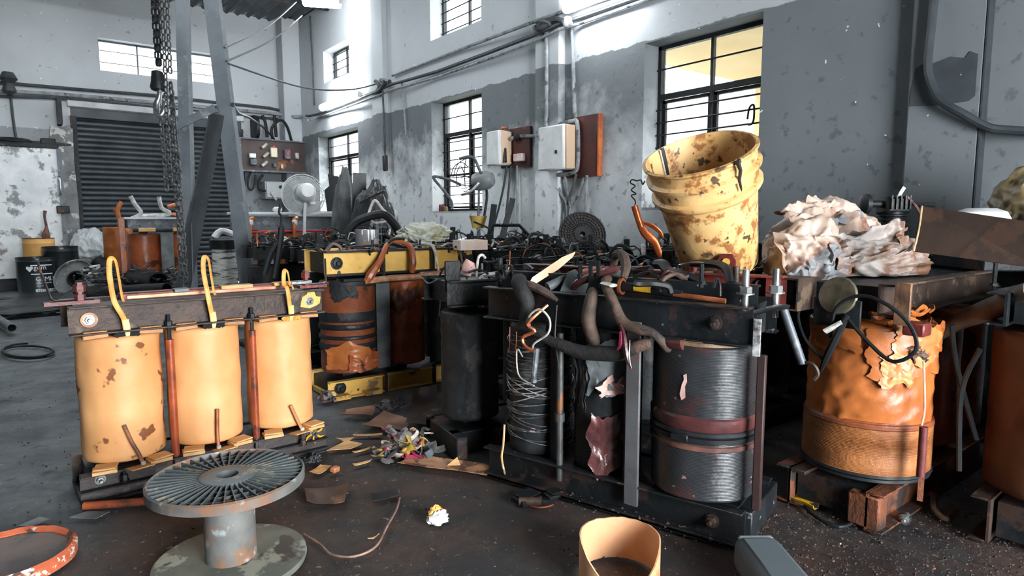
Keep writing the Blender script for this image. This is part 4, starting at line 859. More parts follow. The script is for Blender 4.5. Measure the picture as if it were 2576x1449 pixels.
for k, (a_, b_, lb) in enumerate((((745, 5), (565, 120), 'upper of two sagging wires from the roof lamp to the gantry'), ((760, 40), (570, 154), 'lower of two sagging wires from the roof lamp to the gantry'))):
    p, q = DP(*a_, 8.2), DP(*b_, 5.15); mid = (p+q)/2-V((0, 0, .06)); cable('hanging_wire', lb, [p, mid, q], .009, dk, 6, 'wire', 6)
p, q = DP(574, 160, 5.15), rw(945, 212, .1); cable('hanging_wire', 'long thin wire sagging from the gantry to the far pilaster', [p, p*.6+q*.4-V((0, 0, .13)), p*.25+q*.75-V((0, 0, .1)), q], .008, dk, 6, 'wire', 6)
cable('hanging_wire', 'black wire drooping from the gantry to the switchboard', [DP(585, 262, 5.15), DP(600, 284, 6), DP(628, 296, 7.5), DP(664, 322, 9.3), fw(690, 350, .3)], .014, rub, 5, 'wire', 6)
cable('conduit_pipe', 'slim vertical pipe in the corner by the switchboard', [rw(780, 40, .02), rw(787, 180, .02), rw(790, 265, .02)], .012, dk, 1, 'pipe')
# ---------- lit tube lamps
def tubelamp(label, p, q, out, r=.05):
    c = (V(p)+V(q))/2; t = thing('tube_light', label, 'tube light', c); p, q = V(p)-c, V(q)-c; up = V(out).normalized()
    M().bar(p-up*.05, q-up*.05, .05, .04, up).build('housing', white, t)
    d = (q-p).normalized(); M().cyl(p+d*.04, q-d*.04, r, n=12).build('tube', tubem, t)
    for e, s in ((p, 1), (q, -1)): M().box(e+d*s*.02-up*.02, (.05, .05, .07), None, .006).build('end_cap', white, t)
tubelamp('lit tube lamp on the wall over the corner window', RW(808, 272, .12), RW(900, 236, .12), (-1, 0, 0))
tubelamp('lit tube lamp over the conduits near the large barred window', RW(1416, 22, .14), RW(1590, -44, .14), (-1, 0, 0))
tubelamp('lit tube lamp high up under the corrugated roof', DP(762, 2, 8.3), DP(858, 8, 8.1), (0, 0, -1), .07)
# ---------- switch boxes on the window wall
def onwall(x0, y0, x1_, y1_, o):
    a = RW(x0, y1_, o); b = RW(x1_, y0, o); return a, b
a, b = RW(1287, 412, .02), RW(1332, 345, .02)
s1 = thing('isolator_switch', 'small grey-white switch on a dark red board near the broken fan', 'switch box', (3.86, 4.98, 1.50)); dm = mat('red_brown_board', S(84, 42, 38), S(58, 34, 32), 6, .5, 0, .15, c=S(112, 56, 42), cs=5)
M().box((-.02, -.1, .17), (.03, .44, .36)).build('back_board', dm, s1)
M().box((-.115, .05, .17), (.15, .20, .32), None, .01).build('case', white, s1); M().box((-.10, -.055, .17), (.11, .02, .3), None, .004).build('side_cover', mat('buff_paint', S(206, 178, 150)), s1); M().cyl((-.12, -.06, .16), (-.16, -.12, .03), .013, n=8).build('handle', rub, s1)
M().box((-.06, -.2, .07), (.05, .13, .07), None, .006).build('socket', mat('white_pink', S(230, 214, 210), S(220, 160, 150), 8), s1); M().lathe([(.03, 0), (.04, .02), (.02, .04)], 12, (-.04, -.16, .26), Matrix.Rotation(-pi/2, 3, 'Y')).build('dark_knob', rub, s1)
M().tube([(-.1, .05, .33), (-.1, .0, .36), (-.09, -.06, .35)], .014, 8, 3).build('cable_entry', copper, s1)
for pts in ([(-.08, -.03, 0), (-.08, .02, -.2), (-.08, .12, -.45), (-.08, .2, -.6)], [(-.06, -.07, 0), (-.06, -.04, -.2), (-.06, .03, -.6)], [(-.04, -.14, 0), (-.04, -.15, -.5), (-.04, -.15, -.7)]): M().tube(pts, .011, 7, 4).build('cable', dk if pts[0][1] > -.1 else cg, s1)
s2 = thing('isolator_switch', 'large white switch box with hanging cables on a red-brown board', 'switch box', (3.86, 4.02, 1.36))
M().box((-.025, -.06, .24), (.03, .40, .50)).build('back_board', dm, s2); M().box((-.03, -.255, .24), (.045, .018, .5), None, .002).build('board_edge', mat('fresh_cut_edge', S(206, 110, 54), S(150, 76, 44), 9, .6), s2)
M().box((-.12, .17, .24), (.15, .33, .37), None, .012).build('case', white, s2); M().box((-.11, .0, .24), (.13, .03, .36), None, .004).build('side_cover', mat('buff_paint', S(206, 178, 150)), s2)
M().tube([(-.06, .2, .45), (-.06, .04, .46), (-.07, -.03, .42), (-.07, -.04, .1), (-.07, .02, .03), (-.07, .2, .02)], .018, 8, 4).build('loop_cable', cg, s2); M().box((-.2, .09, .2), (.01, .02, .03), None, .003).build('latch', rub, s2)
for pts, m in (([(-.05, .28, .03), (-.06, .18, -.14), (-.06, .1, -.24), (-.06, .1, -.45)], cg), ([(-.05, .0, .02), (-.06, .05, -.14), (-.06, .1, -.24), (-.06, .13, -.42)], mat('olive_cable', S(106, 102, 92), S(76, 74, 68), 9)), ([(-.05, .14, .0), (-.06, .1, -.1), (-.07, .04, -.3), (-.07, .05, -.55)], cg), ([(-.05, -.13, 0), (-.05, -.12, -.2), (-.05, -.1, -.5)], cg), ([(-.05, -.1, -.02), (-.06, .0, -.22), (-.06, .05, -.3)], cg)): M().tube(pts, .013, 7, 4).build('cable', m, s2)
# ---------- round pedestal fan
fc = DP(763, 491, 6.6); f0 = V((fc.x, fc.y, 0))
fan = thing('pedestal_fan', 'white pedestal fan seen from behind with round wire guard', 'fan', f0)
fx = (CR*.93+CF*.37).normalized(); fwd = (CF*.9-CR*.45-V((0, 0, .02))).normalized(); Rf = fwd.to_track_quat('Z', 'Y').to_matrix(); cz = V((0, 0, fc.z))
mb = M()
for r, z in ((.215, 0), (.11, -.05), (.06, -.06), (.20, .03), (.12, .08)): mb.tube([cz+Rf @ V((r*cos(a), r*sin(a), z)) for a in [2*pi*i/40 for i in range(40)]], .0045 if r > .2 or r == .11 else .003, 5, 1, closed=True)
for i in range(80):
    a = 2*pi*i/80; mb.tube([cz+Rf @ V((r*cos(a), r*sin(a), z)) for r, z in ((.05, -.06), (.11, -.052), (.17, -.03), (.212, 0), (.2, .03), (.12, .08), (.03, .09))], .0013, 4, 1)
mb.build('guard', mat('guard_wire', S(214, 216, 216), S(190, 192, 192), 9, .4, .2), fan)
M().lathe([(.01, -.30), (.06, -.29), (.088, -.24), (.095, -.16), (.085, -.09), (.05, -.05), (.02, -.035)], 24, cz, Rf).build('motor', white, fan)
mb = M()
for k in range(3):
    a0 = 2*pi*k/3
    def bl(u, v, a0=a0): a = a0+(u-.5)*1.5*(.6+.4*v); r = .04+.155*v; return cz+Rf @ V((r*cos(a), r*sin(a), .03+.03*(u-.5)))
    mb.slab(bl, 8, 6, .003)
mb.lathe([(.04, .01), (.04, .05), (.01, .06)], 16, cz, Rf); mb.build('blades', mat('grey_blade', S(150, 154, 156), S(130, 134, 136), 5, .4), fan)
M().cyl(cz-fwd*.1-V((0, 0, .05)), (-.05, -.0, .0), .016, n=10).build('pole', white, fan); M().lathe([(.001, 0), (.2, 0), (.2, .02), (.04, .05)], 28, (-.05, 0, 0)).build('base', rub, fan); M().box(cz-fwd*.12+CR*.07-V((0, 0, .1)), (.06, .05, .03), None, .008).build('switch_knob', white, fan)
# ---------- broken fan in front of the window
fc = DP(1214, 455, 5.9); f0 = V((fc.x, fc.y, 0)); bf = thing('broken_fan', 'grey stand fan with a bent, half-missing guard in front of the barred window', 'fan', f0); cz = V((0, 0, fc.z))
fwd = (CF*.35-CR*.93-V((0, 0, .12))).normalized(); Rf = fwd.to_track_quat('Z', 'Y').to_matrix()
M().lathe([(.01, -.12), (.06, -.1), (.085, -.05), (.088, .03), (.075, .08), (.03, .1)], 24, cz, Rf).build('motor', mat('fan_grey', S(136, 140, 142), S(112, 116, 118), 6, .4, .1), bf)
mb = M()
for i in range(11):
    a = 1.2+i*.5; mb.tube([cz+Rf @ V((r*cos(a), r*sin(a), z)) for r, z in ((.05, .1), (.08, .17), (.06, .2))], .004, 5, 2)
mb.build('hub_ribs', rub, bf)
def bfp(x, y, d=5.75): return DP(x, y, d)-f0
M().tube([bfp(1155, 400), bfp(1180, 394), bfp(1195, 402), bfp(1205, 425), bfp(1212, 437)], .014, 8, 4).build('guard_arm', gsteel, bf)
mb = M()
for pts in ([(1140, 445), (1150, 415), (1170, 400), (1188, 398)], [(1135, 440), (1142, 420), (1160, 408), (1178, 420)], [(1150, 470), (1148, 440), (1158, 418), (1170, 440)], [(1170, 470), (1168, 430), (1172, 400)]): mb.tube([bfp(*p) for p in pts], .005, 5, 4)
mb.build('guard_wire', rub, bf)
M().tube([bfp(1160, 465), bfp(1130, 452), bfp(1095, 444), bfp(1092, 450), bfp(1115, 478), bfp(1135, 505), bfp(1138, 525)], .013, 8, 4).build('bent_bracket', gsteel, bf)
M().tube([bfp(1160, 490), bfp(1180, 485), bfp(1205, 460)], .012, 8, 3).build('guard_arm', chrome, bf)
M().tube([bfp(1222, 470, 5.9), bfp(1225, 495, 5.9), bfp(1218, 545, 5.9)], .012, 8, 3).build('neck', rub, bf); M().cyl(bfp(1205, 480, 5.9), bfp(1203, 560, 5.9), .012, n=8).cyl(bfp(1203, 560, 5.9), (-.02, 0, 0), .018, n=8).build('pole', gsteel, bf)
M().lathe([(.001, 0), (.19, 0), (.19, .03), (.03, .06)], 24, (-.02, 0, 0)).build('base', rub, bf)
yc = DP(1203, 574, 5.5)
solo('yellow_pot', M().lathe([(.001, 0), (.05, 0), (.075, .1), (.08, .104), (.074, .1), (.048, .008), (.001, .008)], 24), mat('yellow_plastic', S(240, 206, 120), S(226, 180, 90), 6, .4, 0, .05, c=S(170, 90, 40), cs=9, ct=(.62, .66)), 'small yellow pot below the broken fan', 'pot', yc)
# bottles on the sill of the barred window with the fan
for x, r, h, m, lb in ((1104, .03, .11, dk, 'dark little bottle on the window sill'), (1114, .032, .08, mat('maroon', S(130, 40, 64), S(100, 30, 50), 5, .4), 'maroon tin on the window sill'), (1122, .025, .06, mat('olive', S(120, 110, 60)), 'stubby olive tin on the window sill')):
    p = RW(x, 530, -.1); p.z = 1.087; solo('tin', M().lathe([(.001, 0), (r, 0), (r, h*.7), (r*.5, h*.8), (r*.5, h)], 16), m, lb, 'tin', p)
# ================================================================ THINGS ON AND AROUND THE TRANSFORMERS
def crumple(sx, sy, sz, seed, n=120, m=72, amp=.3, base=-.45):
    mb = M(); vs = []; q = seed*13.7
    for j in range(m+1):
        ph = pi*j/m-pi/2
        for i in range(n):
            a = 2*pi*i/n; d = V((cos(ph)*cos(a), cos(ph)*sin(a), sin(ph)))
            f = noise.noise(d*1.2+V((q, 0, 0)))*.9+.55*(1-2.6*abs(noise.noise(d*1.7+V((q, 3, 0)))))+.26*(1-2.6*abs(noise.noise(d*3.6+V((q, 9, 1)))))+.10*(1-2.6*abs(noise.noise(d*7.5+V((q, 9, 1)))))
            r = 1+amp*f; p = V((d.x*sx*r, d.y*sy*r, d.z*sz*r))
            p.z = max(p.z, base*sz+.02*noise.noise(V((p.x*20, p.y*20, q)))*sz); vs.append(p)
    fs = [(j*n+i, j*n+(i+1) % n, (j+1)*n+(i+1) % n, (j+1)*n+i) for j in range(m) for i in range(n)]
    mb.add(vs, fs); zm = min(v[2] for v in mb.v); mb.v = [(v[0], v[1], v[2]-zm) for v in mb.v]; return mb
# ---------- yellow bucket
bc = DP(1812, 668, 2.4)
ax = (V((0, 0, 1))-CF*.42-CR*.36).normalized(); Rb = ax.to_track_quat('Z', 'Y').to_matrix()
bm_ = mat('stained_yellow_plastic', S(226, 188, 130), S(206, 160, 100), 7, .45, 0, .3, 30, c=S(150, 98, 56), cs=15, ct=(.52, .6), d=S(84, 66, 48), ds=24, dt=(.62, .66))
bk = thing('bucket', 'large stained yellow bucket leaning with its split rim upward', 'bucket', bc, rot=Rb.to_euler())
r0, r1, hh = .138, .186, .45
rim = lambda z: r0+(r1-r0)*z/hh
pr = [(.001, 0), (r0-.01, 0), (r0, .012), (rim(.30), .30), (rim(.31)+.012, .305), (rim(.33)+.016, .315), (rim(.335)+.016, .328), (rim(.34)+.003, .335), (rim(.37)+.002, .375), (rim(.38)+.014, .38), (rim(.4)+.014, .392), (rim(.4), .4), (rim(.43), .435), (rim(.44)+.008, .443), (rim(hh)+.008, hh), (rim(hh)-.004, hh+.002)]
pr += [(rim(z)-.006, z) for z in (.43, .3, .15, .03)]+[(.001, .02)]
na = 96; gap = (5.02, 5.09)
def bfn(r, a, z): return r+.004*noise.noise(V((cos(a)*1.5, sin(a)*1.5, z*5)))*(1 if r > .1 else 0)
mb = M(); mb.lathe(pr, na, (0, 0, 0), None, bfn)
mb.build('shell', bm_, bk)
dkm = mat('bucket_crack', S(52, 42, 34), S(36, 30, 26), 20, .7)
afr = atan2((Rb.transposed() @ (-CF)).y, (Rb.transposed() @ (-CF)).x)
ac = afr+.22
mb = M(); mb.tube([((rim(z)+.016)*cos(ac+w), (rim(z)+.016)*sin(ac+w), z) for z, w in ((hh+.003, .03), (.45, -.01), (.42, .03), (.39, -.005), (.36, .012), (.345, .02))], [.009, .008, .006, .005, .004, .001], 6, 2); mb.build('rim_split', dkm, bk)
mb = M(); ab = afr+pi+.42
mb.tube([((rim(z)-.008)*cos(ab+w), (rim(z)-.008)*sin(ab+w), z) for z, w in ((hh+.004, 0), (.43, .01), (.36, .05), (.30, .08))], [.008, .009, .008, .002], 6, 2); mb.build('inner_crack', rub, bk)
mb = M(); mb.tube([((rim(z)-.010)*cos(ab+w+.07), (rim(z)-.010)*sin(ab+w+.07), z) for z, w in ((hh+.002, 0), (.43, .01), (.36, .05), (.31, .07))], .004, 6, 2); mb.build('crack_edge', wirew, bk)
# ---------- crumpled brown paper
pm = mat('stained_sack_paper', S(198, 178, 164), S(154, 128, 112), 5, .55, 0, .4, 16, c=S(122, 76, 48), cs=6, ct=(.5, .62), d=S(116, 120, 124), ds=4, dt=(.55, .63))
pm2 = mat('grey_brown_paper', S(178, 172, 168), S(140, 126, 118), 5, .5, 0, .4, 16, c=S(112, 80, 60), cs=7, ct=(.52, .62))
p = DP(2070, 655, 2.75); solo('paper_sheet', crumple(.20, .2, .155, 3, amp=.3), pm, 'crumpled brown-stained sack paper beside the yellow bucket, upper fold', 'paper', p, rot=(0, .12, -.6), ang=60)
p = DP(2035, 705, 2.36); solo('paper_sheet', crumple(.13, .13, .13, 8, amp=.36), pm, 'crumpled pale paper hanging over the open box-section beam end', 'paper', p, rot=(0, -.2, -.8), ang=60)
p = DP(2175, 690, 2.42); solo('paper_sheet', crumple(.185, .12, .10, 12, amp=.3), pm2, 'crumpled grey paper between the pale heap and the rusty plate', 'paper', p, rot=(0, 0, -.75), ang=60)
def drape(label, pts, m, seed, am=.03, fr=2.2):
    P = [DP(*p) for p in pts]; c = sum(P, V())/4; nn = (P[1]-P[0]).cross(P[3]-P[0]).normalized()
    if nn.dot(CF) > 0: nn = -nn
    def f(u, v):
        p = P[0].lerp(P[1], u).lerp(P[3].lerp(P[2], u), v)-c; e = V((u*fr+seed*5, v*fr, seed))
        d = (1-2.8*abs(noise.noise(e)))*.8+(1-2.8*abs(noise.noise(e*2.1+V((3, 1, 0)))))*.4+.16*(1-2.8*abs(noise.noise(e*4.7)))
        j = V((noise.noise(V((u*4, v*4, seed))), noise.noise(V((u*4, v*4, seed+9))), noise.noise(V((u*4, v*4, seed+5)))))*.035
        return p+nn*(d*am)+j*(1 if min(u, v, 1-u, 1-v) < .12 else .3)
    return solo('paper_sheet', M().slab(f, 40, 30, .0012), m, label, 'paper', c, ang=70)
drape('creased pale paper flap hanging down the front of the paper heap', [(1940, 585, 2.24), (2110, 600, 2.2), (2080, 690, 2.2), (1985, 715, 2.22)], pm, 3)
drape('long grey paper fold lying in front of the rusty plate', [(2085, 600, 2.3), (2265, 565, 2.36), (2285, 640, 2.32), (2100, 680, 2.24)], pm2, 5, .035)
drape('brown-stained paper fold on top of the paper heap', [(1945, 545, 2.55), (2050, 515, 2.62), (2180, 565, 2.6), (2020, 600, 2.4)], pm, 7, .04)
# ---------- motor
mo = DP(2242, 606, 2.9); mt_ = thing('motor', 'small black finned motor with a round end knob standing by the wall', 'motor', mo)
e1 = CR.copy(); Rm = Matrix((CR, CF, V((0, 0, 1)))).transposed()
M().box(Rm @ V((0, 0, .155)), (.11, .1, .075), Rm, .012).build('body', rub, mt_)
for k in range(5): M().lathe([(.055, 0), (.062, .003), (.062, .008), (.055, .011)], 20, (0, 0, .035+k*.018)).build('fin', black, mt_)
M().cyl((0, 0, 0), (0, 0, .13), .048, n=16).build('stem', rub, mt_); mb = M().cyl(Rm @ V((-.05, 0, .165)), Rm @ V((-.11, 0, .165)), .016, n=10); mb.lathe([(.02, 0), (.045, .012), (.045, .03), (.02, .04)], 20, Rm @ V((-.105, 0, .165)), (-CR).to_track_quat('Z', 'Y').to_matrix()); mb.build('end_knob', rub, mt_)
mb = M()
for k in range(5): mb.box(Rm @ V((-.04+.02*k, -.05, .165)), (.006, .02, .06), Rm)
mb.build('grille', black, mt_); M().tube([Rm @ V(v) for v in ((.05, 0, .17), (.10, -.02, .16), (.16, -.04, .155))], .01, 8, 3).build('lead', rub, mt_); M().tube([Rm @ V(v) for v in ((.03, -.05, .19), (.07, -.06, .14), (.09, -.07, .09), (.12, -.07, .06))], .006, 7, 3).build('lead', mat('frayed_lead', S(60, 44, 44), S(150, 100, 90), 30), mt_)
M().box((0, 0, -.045), (.16, .14, .09), Rm, .004).build('foot', steel, mt_)
M().tube([Rm @ V(v) for v in ((.02, 0, .19), (.03, 0, .215), (.05, .01, .24))], .008, 8, 3, flat=(.4, 1)).build('paper_tag', wirew, mt_)
# ---------- rusty plate, bowl, bag
q0, q1, q2, q3 = DP(2318, 518, 2.02), DP(2620, 562, 1.80), DP(2620, 676, 1.80), DP(2297, 632, 2.02)
pl = M(); cc = (q0+q1+q2+q3)/4; nrm = (q1-q0).cross(q3-q0).normalized()
pl.add([v-cc+nrm*s for s in (0, .009) for v in (q0, q1, q2, q3)], [(0, 1, 2, 3), (7, 6, 5, 4), (0, 4, 5, 1), (1, 5, 6, 2), (2, 6, 7, 3), (3, 7, 4, 0)])
o = solo('steel_plate', pl, mat('brown_plate', S(66, 50, 42), S(50, 41, 37), 9, .5, .2, .2, 30, c=S(72, 53, 43), cs=6), 'long rusty brown steel plate lying tilted across the transformer tops', 'plate', cc)
ed = M().tube([q0-cc-CF*.003, (q0*.5+q3*.5)-cc-CF*.003+CR*.004, q3-cc-CF*.003], .0028, 6, 4).build('torn_edge', mat('pale_edge', S(206, 180, 140), S(150, 120, 90), 30), o)
bo = DP(2466, 556, 2.55); bo.z = .978; solo('enamel_bowl', M().lathe([(.001, .065), (.05, .064), (.085, .05), (.098, .025), (.102, 0), (.096, .004), (.08, .044), (.05, .058), (.001, .059)], 40), white, 'upturned white enamel bowl behind the rusty plate', 'bowl', bo)
bg_ = DP(2605, 556, 2.7); bg_.z = .978; solo('sack', crumple(.17, .14, .165, 22, amp=.2), mat('yellowed_plastic', S(150, 130, 90), S(92, 90, 82), 6, .4, 0, .3, 14, c=S(206, 150, 70), cs=4, ct=(.56, .64)), 'bulging yellowed plastic sack at the near pilaster', 'sack', bg_, ang=40)
sp = M(); so = DP(2560, 600, 2.65)
so.z = .885; solo('crate', M().box((.06, -.05, .0), (.62, .36, .18), Matrix.Rotation(-.75, 3, 'Z'), .006), steel, 'dark crate carrying the white bowl and yellowed sack', 'crate', so)
# ---------- upright reel
rc = DP(1465, 590, 4.7); rl = thing('cable_reel', 'black slatted reel standing on edge among the transformers', 'reel', rc-V((0, 0, .19)))
nR = (CF*-.95+CR*.1+V((0, 0, .28))).normalized(); RR = nR.to_track_quat('Z', 'Y').to_matrix(); cz = V((0, 0, .19))
mb = M(); blackp = mat('black_plastic', S(52, 50, 50), S(38, 38, 40), 12, .5, 0, .1)
for k, (ra, rb) in enumerate(((.166, .176), (.128, .134), (.108, .112), (.09, .094), (.15, .154))): mb.lathe([(ra, -.006), (rb, -.006), (rb, .008), (ra, .008)], 48, cz, RR, closed=True)
for i in range(36):
    a = 2*pi*i/36; mb.bar(cz+RR @ V((.05*cos(a), .05*sin(a), 0)), cz+RR @ V((.168*cos(a), .168*sin(a), 0)), .005, .012, RR @ V((0, 0, 1)))
mb.build('flange', blackp, rl); M().lathe([(.02, -.05), (.062, -.05), (.062, .012), (.02, .012)], 32, cz, RR, closed=True).build('hub', blackp, rl)
M().lathe([(.06, -.012), (.172, -.012), (.172, -.006), (.06, -.006)], 48, cz, RR, closed=True).build('web', mat('reel_web', S(84, 76, 74), S(60, 56, 56), 9, .5), rl)
# red copper wand with curled wire
wb = DP(1662, 650, 3.0)
wd = thing('copper_lead', 'long copper lead with a curled wire end rising in front of the largest window', 'lead', wb); L_ = lambda x, y, d=3.0: DP(x, y, d)-wb
M().tube([L_(1596, 518), L_(1604, 545), L_(1613, 572)], .016, 10, 3).build('copper_tube', mat('red_copper', S(206, 108, 56), S(160, 76, 40), 14, .28, .5, .1), wd)
M().tube([L_(1611, 566), L_(1622, 585), L_(1637, 600), L_(1648, 612), L_(1660, 640), L_(1662, 650)], [.016, .02, .022, .02, .016, .012], 8, 4, flat=(.5, 1)).build('flattened_end', mat('red_copper', S(206, 108, 56)), wd)
M().tube([L_(1616, 560), L_(1640, 568), L_(1660, 584), L_(1668, 600)], [.006, .012, .01, .004], 8, 4, flat=(.5, 1)).build('copper_strip', mat('red_copper', S(206, 108, 56)), wd)
M().tube([L_(1597, 518), L_(1598, 505), L_(1588, 492), L_(1600, 488), L_(1588, 478), L_(1598, 468), L_(1586, 460), L_(1590, 452), L_(1602, 455), L_(1612, 453), L_(1617, 464), L_(1622, 455)], .0035, 6, 4).build('curled_wire', rub, wd)
# ---------- silver pot, plastic bag, pale box
sc_ = DP(924, 618, 4.1); st = thing('metal_pot', 'silver cylindrical pot with paint drips on the clutter of the dark transformers', 'pot', sc_)
M().lathe([(.001, 0), (.072, 0), (.074, .004), (.074, .098), (.076, .102), (.07, .102), (.07, .006), (.001, .006)], 36).build('body', mat('aluminium', S(176, 180, 188), S(150, 154, 162), 6, .35, .6, .1, c=S(220, 222, 226), cs=7), st)
mb = M()
for a, l, w in ((-1.9, .07, .006), (-1.6, .085, .01), (-1.4, .05, .006), (-2.4, .03, .005)): mb.tube([(.075*cos(a), .075*sin(a), .102), (.077*cos(a), .077*sin(a), .08), (.077*cos(a), .077*sin(a), .1-l)], [w, w, w*.4], 6, 3, flat=(.25, 1), up=(cos(a), sin(a), 0))
mb.build('paint_drips', white, st)
o = DP(1062, 606, 4.3); solo('plastic_bag', crumple(.15, .1, .07, 31, amp=.45), mat('milky_plastic', S(206, 208, 200), S(166, 166, 140), 6, .35, 0, .3, 20, c=S(176, 160, 90), cs=5, ct=(.6, .68)), 'crumpled milky plastic bag on the mustard-beamed transformer', 'bag', o, ang=30)
o = DP(1180, 628, 3.95); solo('carton', M().prism([(-.10, -.06), (.09, -.07), (.10, .06), (-.08, .06)], 0, .06), mat('pale_pink_card', S(250, 236, 226), S(236, 206, 188), 6, .6), 'pale pink carton lid lying among black leads', 'carton', o)
for k, (x, y, d, r, lb) in enumerate(((1240, 640, 4.2, .2, 'dark flat bar standing against the wall, shorter'), (1282, 590, 5.0, .3, 'dark flat bar leaning on the wall, taller'),)):
    p, q = (DP(1232, 580, 5.2), DP(1243, 515, 5.35)) if k == 0 else (DP(1262, 590, 5.2), DP(1290, 500, 5.5))
    p.z = .84; solo('steel_bar', M().bar((0, 0, 0), q-p, .05, .015, CF), steel, lb+' below the red-backed switch', 'bar', p)
p = DP(1275, 560, 5.15); p.z = .85
solo('bracket', M().tube([(-.16, 0, 0), (-.11, 0, .1), (.1, 0, .1), (.2, 0, -.005)], .018, 8, 1, flat=(1, .6)).box((-.2, 0, .1), (.14, .04, .015), Matrix.Rotation(.4, 3, 'Y')), steel, 'black bent bracket standing on the rear transformers', 'bracket', p, -YAW)
# ---------- junk against the corner window
def at(x, y, d, z=None):
    p = DP(x, y, d)
    if z is not None: p.z = z
    return p
fb = S(40, 42, 44)
junk = mat('black_sheet', S(44, 47, 50), S(30, 32, 34), 5, .4, 0, .3, 12)
p = at(850, 560, 8.7, 0); solo('steel_cabinet', M().box((0, 0, .55), (.5, .4, 1.1), None, .01).box((0, -.21, .55), (.42, .02, 1.0), None, .005), mat('light_grey_paint', S(176, 180, 182)), 'pale grey steel cabinet below the corner window', 'cabinet', p, -.55)
p = at(856, 470, 8.65, 1.102); q = M(); q.prism([(-.18, 0), (-.21, .28), (-.14, .34), (-.16, .5), (-.02, .46), (.04, .52), (.14, .46), (.16, .22), (.18, .0)], 0, .012, lambda x, y, z: (x, z, y)); solo('torn_sheet', q, junk, 'torn black sheet standing up before the corner window', 'sheet', p, -.5)
p = at(868, 505, 6.9, .0); solo('refuse_sack', crumple(.16, .16, 1.0, 41, amp=.1), mat('dark_grey_sack', S(112, 114, 116), S(64, 66, 68), 4, .45, 0, .3, 10), 'tall grey stuffed sack leaning beside the corner window', 'sack', p)
p = at(899, 560, 6.8, 0); solo('dark_board', M().box((0, 0, .74), (.14, .03, 1.48), Matrix.Rotation(.05, 3, 'Y'), .004), junk, 'narrow dark board standing next to the corner window', 'board', p, -.4)
p = at(948, 600, 6.35, 0); solo('cable_heap', crumple(.27, .24, 1.0, 44, amp=.14, base=-.3), junk, 'heap of black cable and sheeting against the far pilaster', 'cable heap', p, kind=None)
zt = lambda x, y, d: DP(x, y, d)
for k, (pts, r, m, lb) in enumerate((
    ([(870, 590), (895, 560), (930, 545), (965, 540), (990, 560), (1005, 585)], .035, rub, 'black hose curving over the heap of sheeting'),
    ([(925, 545), (935, 515), (945, 505), (965, 530), (985, 545)], .012, wirew, 'white strap looped over the heap of sheeting'),
    ([(930, 535), (940, 560), (975, 555), (960, 548)], .01, wirew, 'pale strip folded on the heap of sheeting'),
    ([(975, 545), (990, 565), (1000, 580), (1008, 600)], .022, mat('rope_mixed', S(170, 140, 100), S(60, 56, 54), 40, .7), 'frayed rope hanging down the heap of sheeting'),
    ([(905, 510), (940, 492), (968, 480)], .012, steel, 'thin rod sticking out of the heap of sheeting'))):
    p = zt(*pts[0], 5.1); cable('hose' if k == 0 else ('rope' if k == 3 else ('rod' if k == 4 else 'strap')), lb, [zt(*q, 5.1) for q in pts], r, m, 4, 'hose' if k == 0 else 'strap' if k < 3 else 'rope' if k == 3 else 'rod')
# cable stubs standing up near the gantry
for k, (pts, r, m, lb) in enumerate((([(690, 700), (700, 640), (708, 580), (706, 570)], .022, rub, 'thick black cable stub standing up behind the yellow transformer'), ([(706, 572), (708, 545), (702, 535), (706, 512)], .008, rub, 'kinked black wire on the thick cable stub'), ([(665, 690), (680, 640), (700, 605)], .022, steel, 'grey tube leaning against the thick cable stub'))):
    d = 4.3; cable('cable_stub' if k == 0 else ('kinked_wire' if k == 1 else 'steel_tube'), lb, [DP(*q, d) for q in pts], r, m, 3, ('cable', 'wire', 'tube')[k])
# ---------- left: white cupboard, drums, sacks, scrap
cb0 = at(60, 600, 8.2, 0); 
wc = thing('white_cupboard', 'tall whitewashed peeling metal cupboard at the wall by the roller shutter', 'cupboard', (V((-1.15, 10.2, 0))))
xr = DP(165, 560, 8.35); wcm = mat('peeling_whitewash', S(224, 226, 228), S(196, 200, 202), 4, .7, 0, .4, 9, c=S(128, 130, 132), cs=4.5, ct=(.55, .6), d=S(150, 120, 92), ds=9, dt=(.66, .7))
tz = FW(100, 372, .6).z; xw = FW(161, 560, .6).x+1.15
M().box((xw/2-.4, .2, (tz+.25)/2), (xw+.8, .4, tz-.25), None, .01).build('body', wcm, wc); M().box((xw/2-.4, .2, .12), (xw+.7, .36, .24)).build('plinth', steel, wc); M().box((xw/2-.4, .2, tz+.03), (xw+.8, .42, .06), None, .005).build('top_board', steel, wc)
M().bar((xw, -.01, .3), (xw, -.01, tz), .05, .03).build('edge_angle', gsteel, wc); M().tube([(xw-.02, -.03, tz-.35), (xw-.02, -.07, tz-.38), (xw-.02, -.07, tz-.55), (xw-.02, -.03, tz-.58)], .016, 8, 3).build('handle', chrome, wc); M().box((xw, -.02, 1.12), (.14, .06, .1), None, .01).build('latch', steel, wc); M().box((xw-.1, .1, tz+.06), (.16, .12, .14), None, .01).build('hinge_post', steel, wc)
dsc = at(32, 356, 8.0, tz+.063); solo('round_lid', M().lathe([(.001, 0), (.22, 0), (.225, .02), (.18, .05), (.001, .06)], 36), steel, 'dark round lid on top of the whitewashed cupboard', 'lid', (FW(30, 360, .5).x, 10.36, tz+.061)); solo('dark_offcut', M().prism([(-.35, -.1), (.2, -.08), (.35, .05), (-.3, .1)], 0, .03), steel, 'dark plate offcut beside the lid on the whitewashed cupboard', 'plate', (FW(100, 372, .6).x, 10.36, tz+.061))
